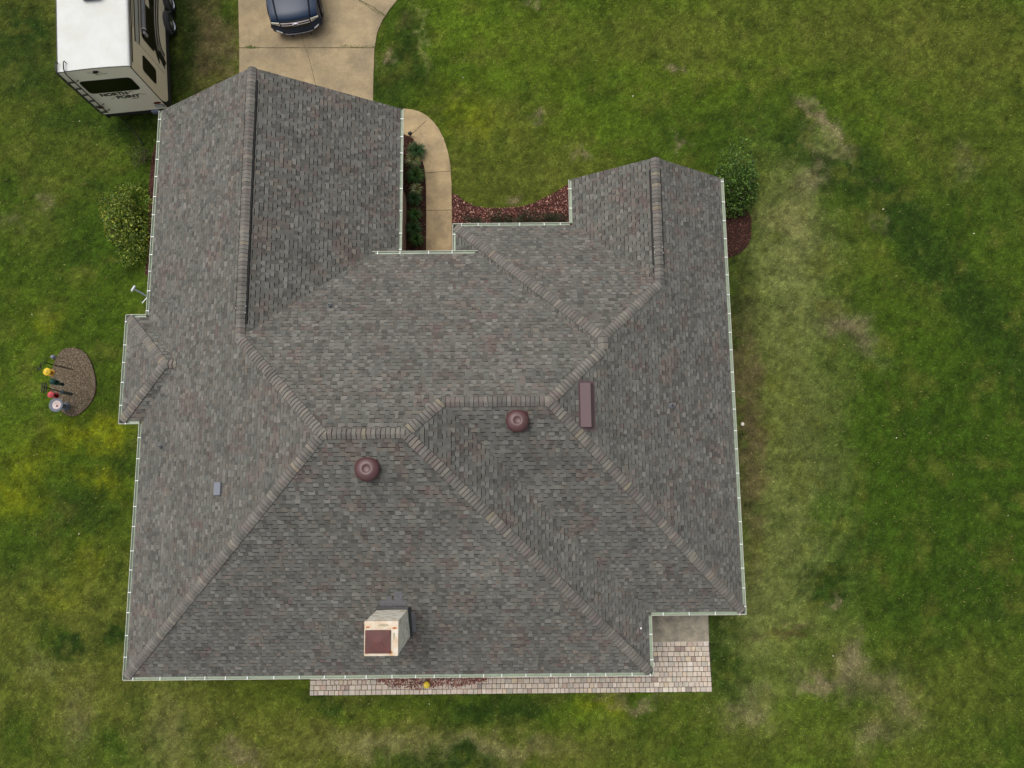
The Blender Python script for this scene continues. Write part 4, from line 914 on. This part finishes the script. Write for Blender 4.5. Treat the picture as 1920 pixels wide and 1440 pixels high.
# local: front at y=0, car extends to +y ; profile (y,z,halfwidth,bow,drop)
PR=[(.10,.28,.80,.16,.0),(.02,.36,.90,.20,.0),(.0,.50,.94,.22,.01),(.01,.62,.955,.22,.02),(.06,.70,.955,.20,.03),(.09,.90,.93,.17,.05),(.12,1.02,.90,.15,.07),(.20,1.09,.87,.14,.07),(.45,1.15,.90,.10,.08),(.9,1.20,.93,.05,.09),(1.28,1.23,.94,.02,.10)]
def prow(k,us):
    y,z,hw,bow,dr=PR[k]; return [Vector((u*hw,y+bow*abs(u)**2.4,z-dr*abs(u)**3)) for u in us]
US=[-1,-.93,-.8,-.6,-.3,0,.3,.6,.8,.93,1]
m=MB(); m.grid([prow(k,US) for k in range(len(PR))])
BODY=[(1.28,1.13),(3.0,1.18),(4.85,1.15),(4.98,.9),(5.0,.45)]
for sg in (-1,1):
    top=[prow(k,[sg])[0] for k in range(len(PR))]
    pts=[]
    for q in top: pts.append(q)
    low=[Vector((sg*min(.93,abs(q.x)+.02),q.y,.3)) for q in top]
    mid=[Vector((sg*max(.95,abs(q.x)+.02) if q.y>.3 else q.x*1.01,q.y,min(q.z,.62))) for q in top]
    ii=[k for k in range(3,len(PR))]
    m.grid([[top[k] for k in ii],[mid[k].lerp(top[k],.35)+Vector((sg*.03,0,0)) for k in ii],[mid[k] for k in ii],[low[k] for k in ii]])
    m.grid([[(sg*.94,1.28,1.13),(sg*.95,3,1.16),(sg*.93,4.9,1.12)],[(sg*.99,1.28,.85),(sg*1.0,3,.85),(sg*.98,4.95,.85)],[(sg*.96,1.28,.3),(sg*.97,3,.3),(sg*.95,4.95,.35)]])
m.face([(-.95,4.95,.35),(.95,4.95,.35),(.98,4.95,.85),(.93,4.9,1.12),(-.93,4.9,1.12),(-.98,4.95,.85)])
body=m.build('body',M_PT,car)
m=MB(); cb=[(-.93,1.25,1.16),(.93,1.25,1.16),(.93,4.9,1.12),(-.93,4.9,1.12)]; ct=[(-.70,2.1,1.75),(.70,2.1,1.75),(.72,4.5,1.76),(-.72,4.5,1.76)]
m.face(ct,None,0)
for i in range(4): m.face([cb[i],cb[(i+1)%4],ct[(i+1)%4],ct[i]],None,1)
m.build('cabin',[M_PT,M_GL],car)
# hood bulge creases
for sg in (-1,1):
    m=MB(); l=[Vector((sg*.60*(1 - .04*k),PR[6+k][0]+.02 if k==0 else PR[6+k][0],0)) for k in range(5)]
    rows=[[],[],[]]
    for k in range(5):
        y,z,hw,bow,dr=PR[6+k]; u=.62-.0*k; x_=sg*(.60+.02*k); zz=z-dr*abs(x_/hw)**3; yy_=y+bow*abs(x_/hw)**2.4
        rows[0].append((x_-sg*.03,yy_,zz+.022)); rows[1].append((x_,yy_,zz+.012)); rows[2].append((x_+sg*.035,yy_,zz+.004))
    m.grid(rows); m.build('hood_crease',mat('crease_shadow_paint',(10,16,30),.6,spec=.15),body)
def front(pts,d,mt,name,parent=car):
    """pts (x,z) laid on the curved front face"""
    def F(x,z,d_):
        zs=[p[1] for p in PR]; k=max(i for i in range(len(PR)-1) if zs[i]<=z or i==0); t=(z-zs[k])/(zs[k+1]-zs[k])
        y=PR[k][0]*(1-t)+PR[k+1][0]*t; hw=PR[k][2]*(1-t)+PR[k+1][2]*t; bow=PR[k][3]*(1-t)+PR[k+1][3]*t; dr=PR[k][4]*(1-t)+PR[k+1][4]*t
        return Vector((x,y+bow*min(1,abs(x)/hw)**2.4-d_,z-dr*min(1,abs(x)/hw)**3*.6))
    m=MB(); a=[[F(x,z,d) for x,z in r] for r in pts]; m.grid(a); b_=[[F(x,z,-.03) for x,z in r] for r in pts]
    m.grid([a[0],b_[0]]);m.grid([a[-1],b_[-1]]); m.grid([[r[0] for r in a],[r[0] for r in b_]]); m.grid([[r[-1] for r in a],[r[-1] for r in b_]])
    return m.build(name,mt,parent)
def bandp(x0,x1,z0,z1,n=12,b=0): 
    return [[(x0+(x1-x0)*k/n,zz+b*(1-(2*k/n-1)**2)) for k in range(n+1)] for zz in (z0,z1)]
gr=front(bandp(-.56,.56,.66,1.0),.012,M_DARK,'grille')
for z0 in (.70,.80,.90): front(bandp(-.55,.55,z0,z0+.034),.022,M_CR,'grille_bar',gr)
for sg in (-1,1):
    hp=[[(sg*(.6+.30*k/6),.80+.0*k+.012*k) for k in range(7)],[(sg*(.6+.30*k/6),.95-.002*k) for k in range(7)]]
    h=front(hp,.02,M_HL,'headlight'); 
    front([[(sg*(.63+.2*k/4),.86) for k in range(5)],[(sg*(.63+.2*k/4),.885) for k in range(5)]],.026,mat('lamp_inner',(120,118,110),.2,metal=.6),'reflector',h)
    front([[(sg*(.60+.2*k/4),.40+.02*k) for k in range(5)],[(sg*(.62+.2*k/4),.47+.02*k) for k in range(5)]],.03,mat('fog_lamp_white',(235,238,242),.2),'fog_light')
    wheel(car,(sg*.86,.98,.39),.39,.24,sg if sg>0 else -1,(190,192,196)); wheel(car,(sg*.86,3.95,.39),.39,.24,sg,(190,192,196))
    m=MB(); a_=[(.98+.46*math.cos(t),.39+.46*math.sin(t)) for t in np.linspace(-.1,math.pi+.1,14)]; m.face([(sg*1.0,y,z) for y,z in a_]); m.build('wheel_arch',M_DARK,body)
    m=MB(); m.box((sg*1.06,1.75,1.12),(.2,.14,.16),bev=.04); m.build('wing_mirror',M_PT,car)
low=front(bandp(-.66,.66,.30,.40),.016,M_DARK,'lower_grille'); front(bandp(-.54,.54,.335,.365,b=-.0),.035,M_CR,'bumper_trim',low)
em=front([[(.115*math.cos(t)*s_,.855+.055*math.sin(t)*s_) for t in np.linspace(0,6.2832,21)] for s_ in (.02,1)],.055,M_CR,'emblem',gr)
front([[(.09*math.cos(t)*s_,.853+.038*math.sin(t)*s_) for t in np.linspace(0,6.2832,21)] for s_ in (.02,1)],.060,mat('emblem_blue',(34,48,84),.3),'emblem_field',em)
for x_ in(-.28,.42): m=MB(); m.tube([(x_,.02,.27),(x_,-.05,.26)],.03,8); m.build('tow_hook',M_DARK,car)
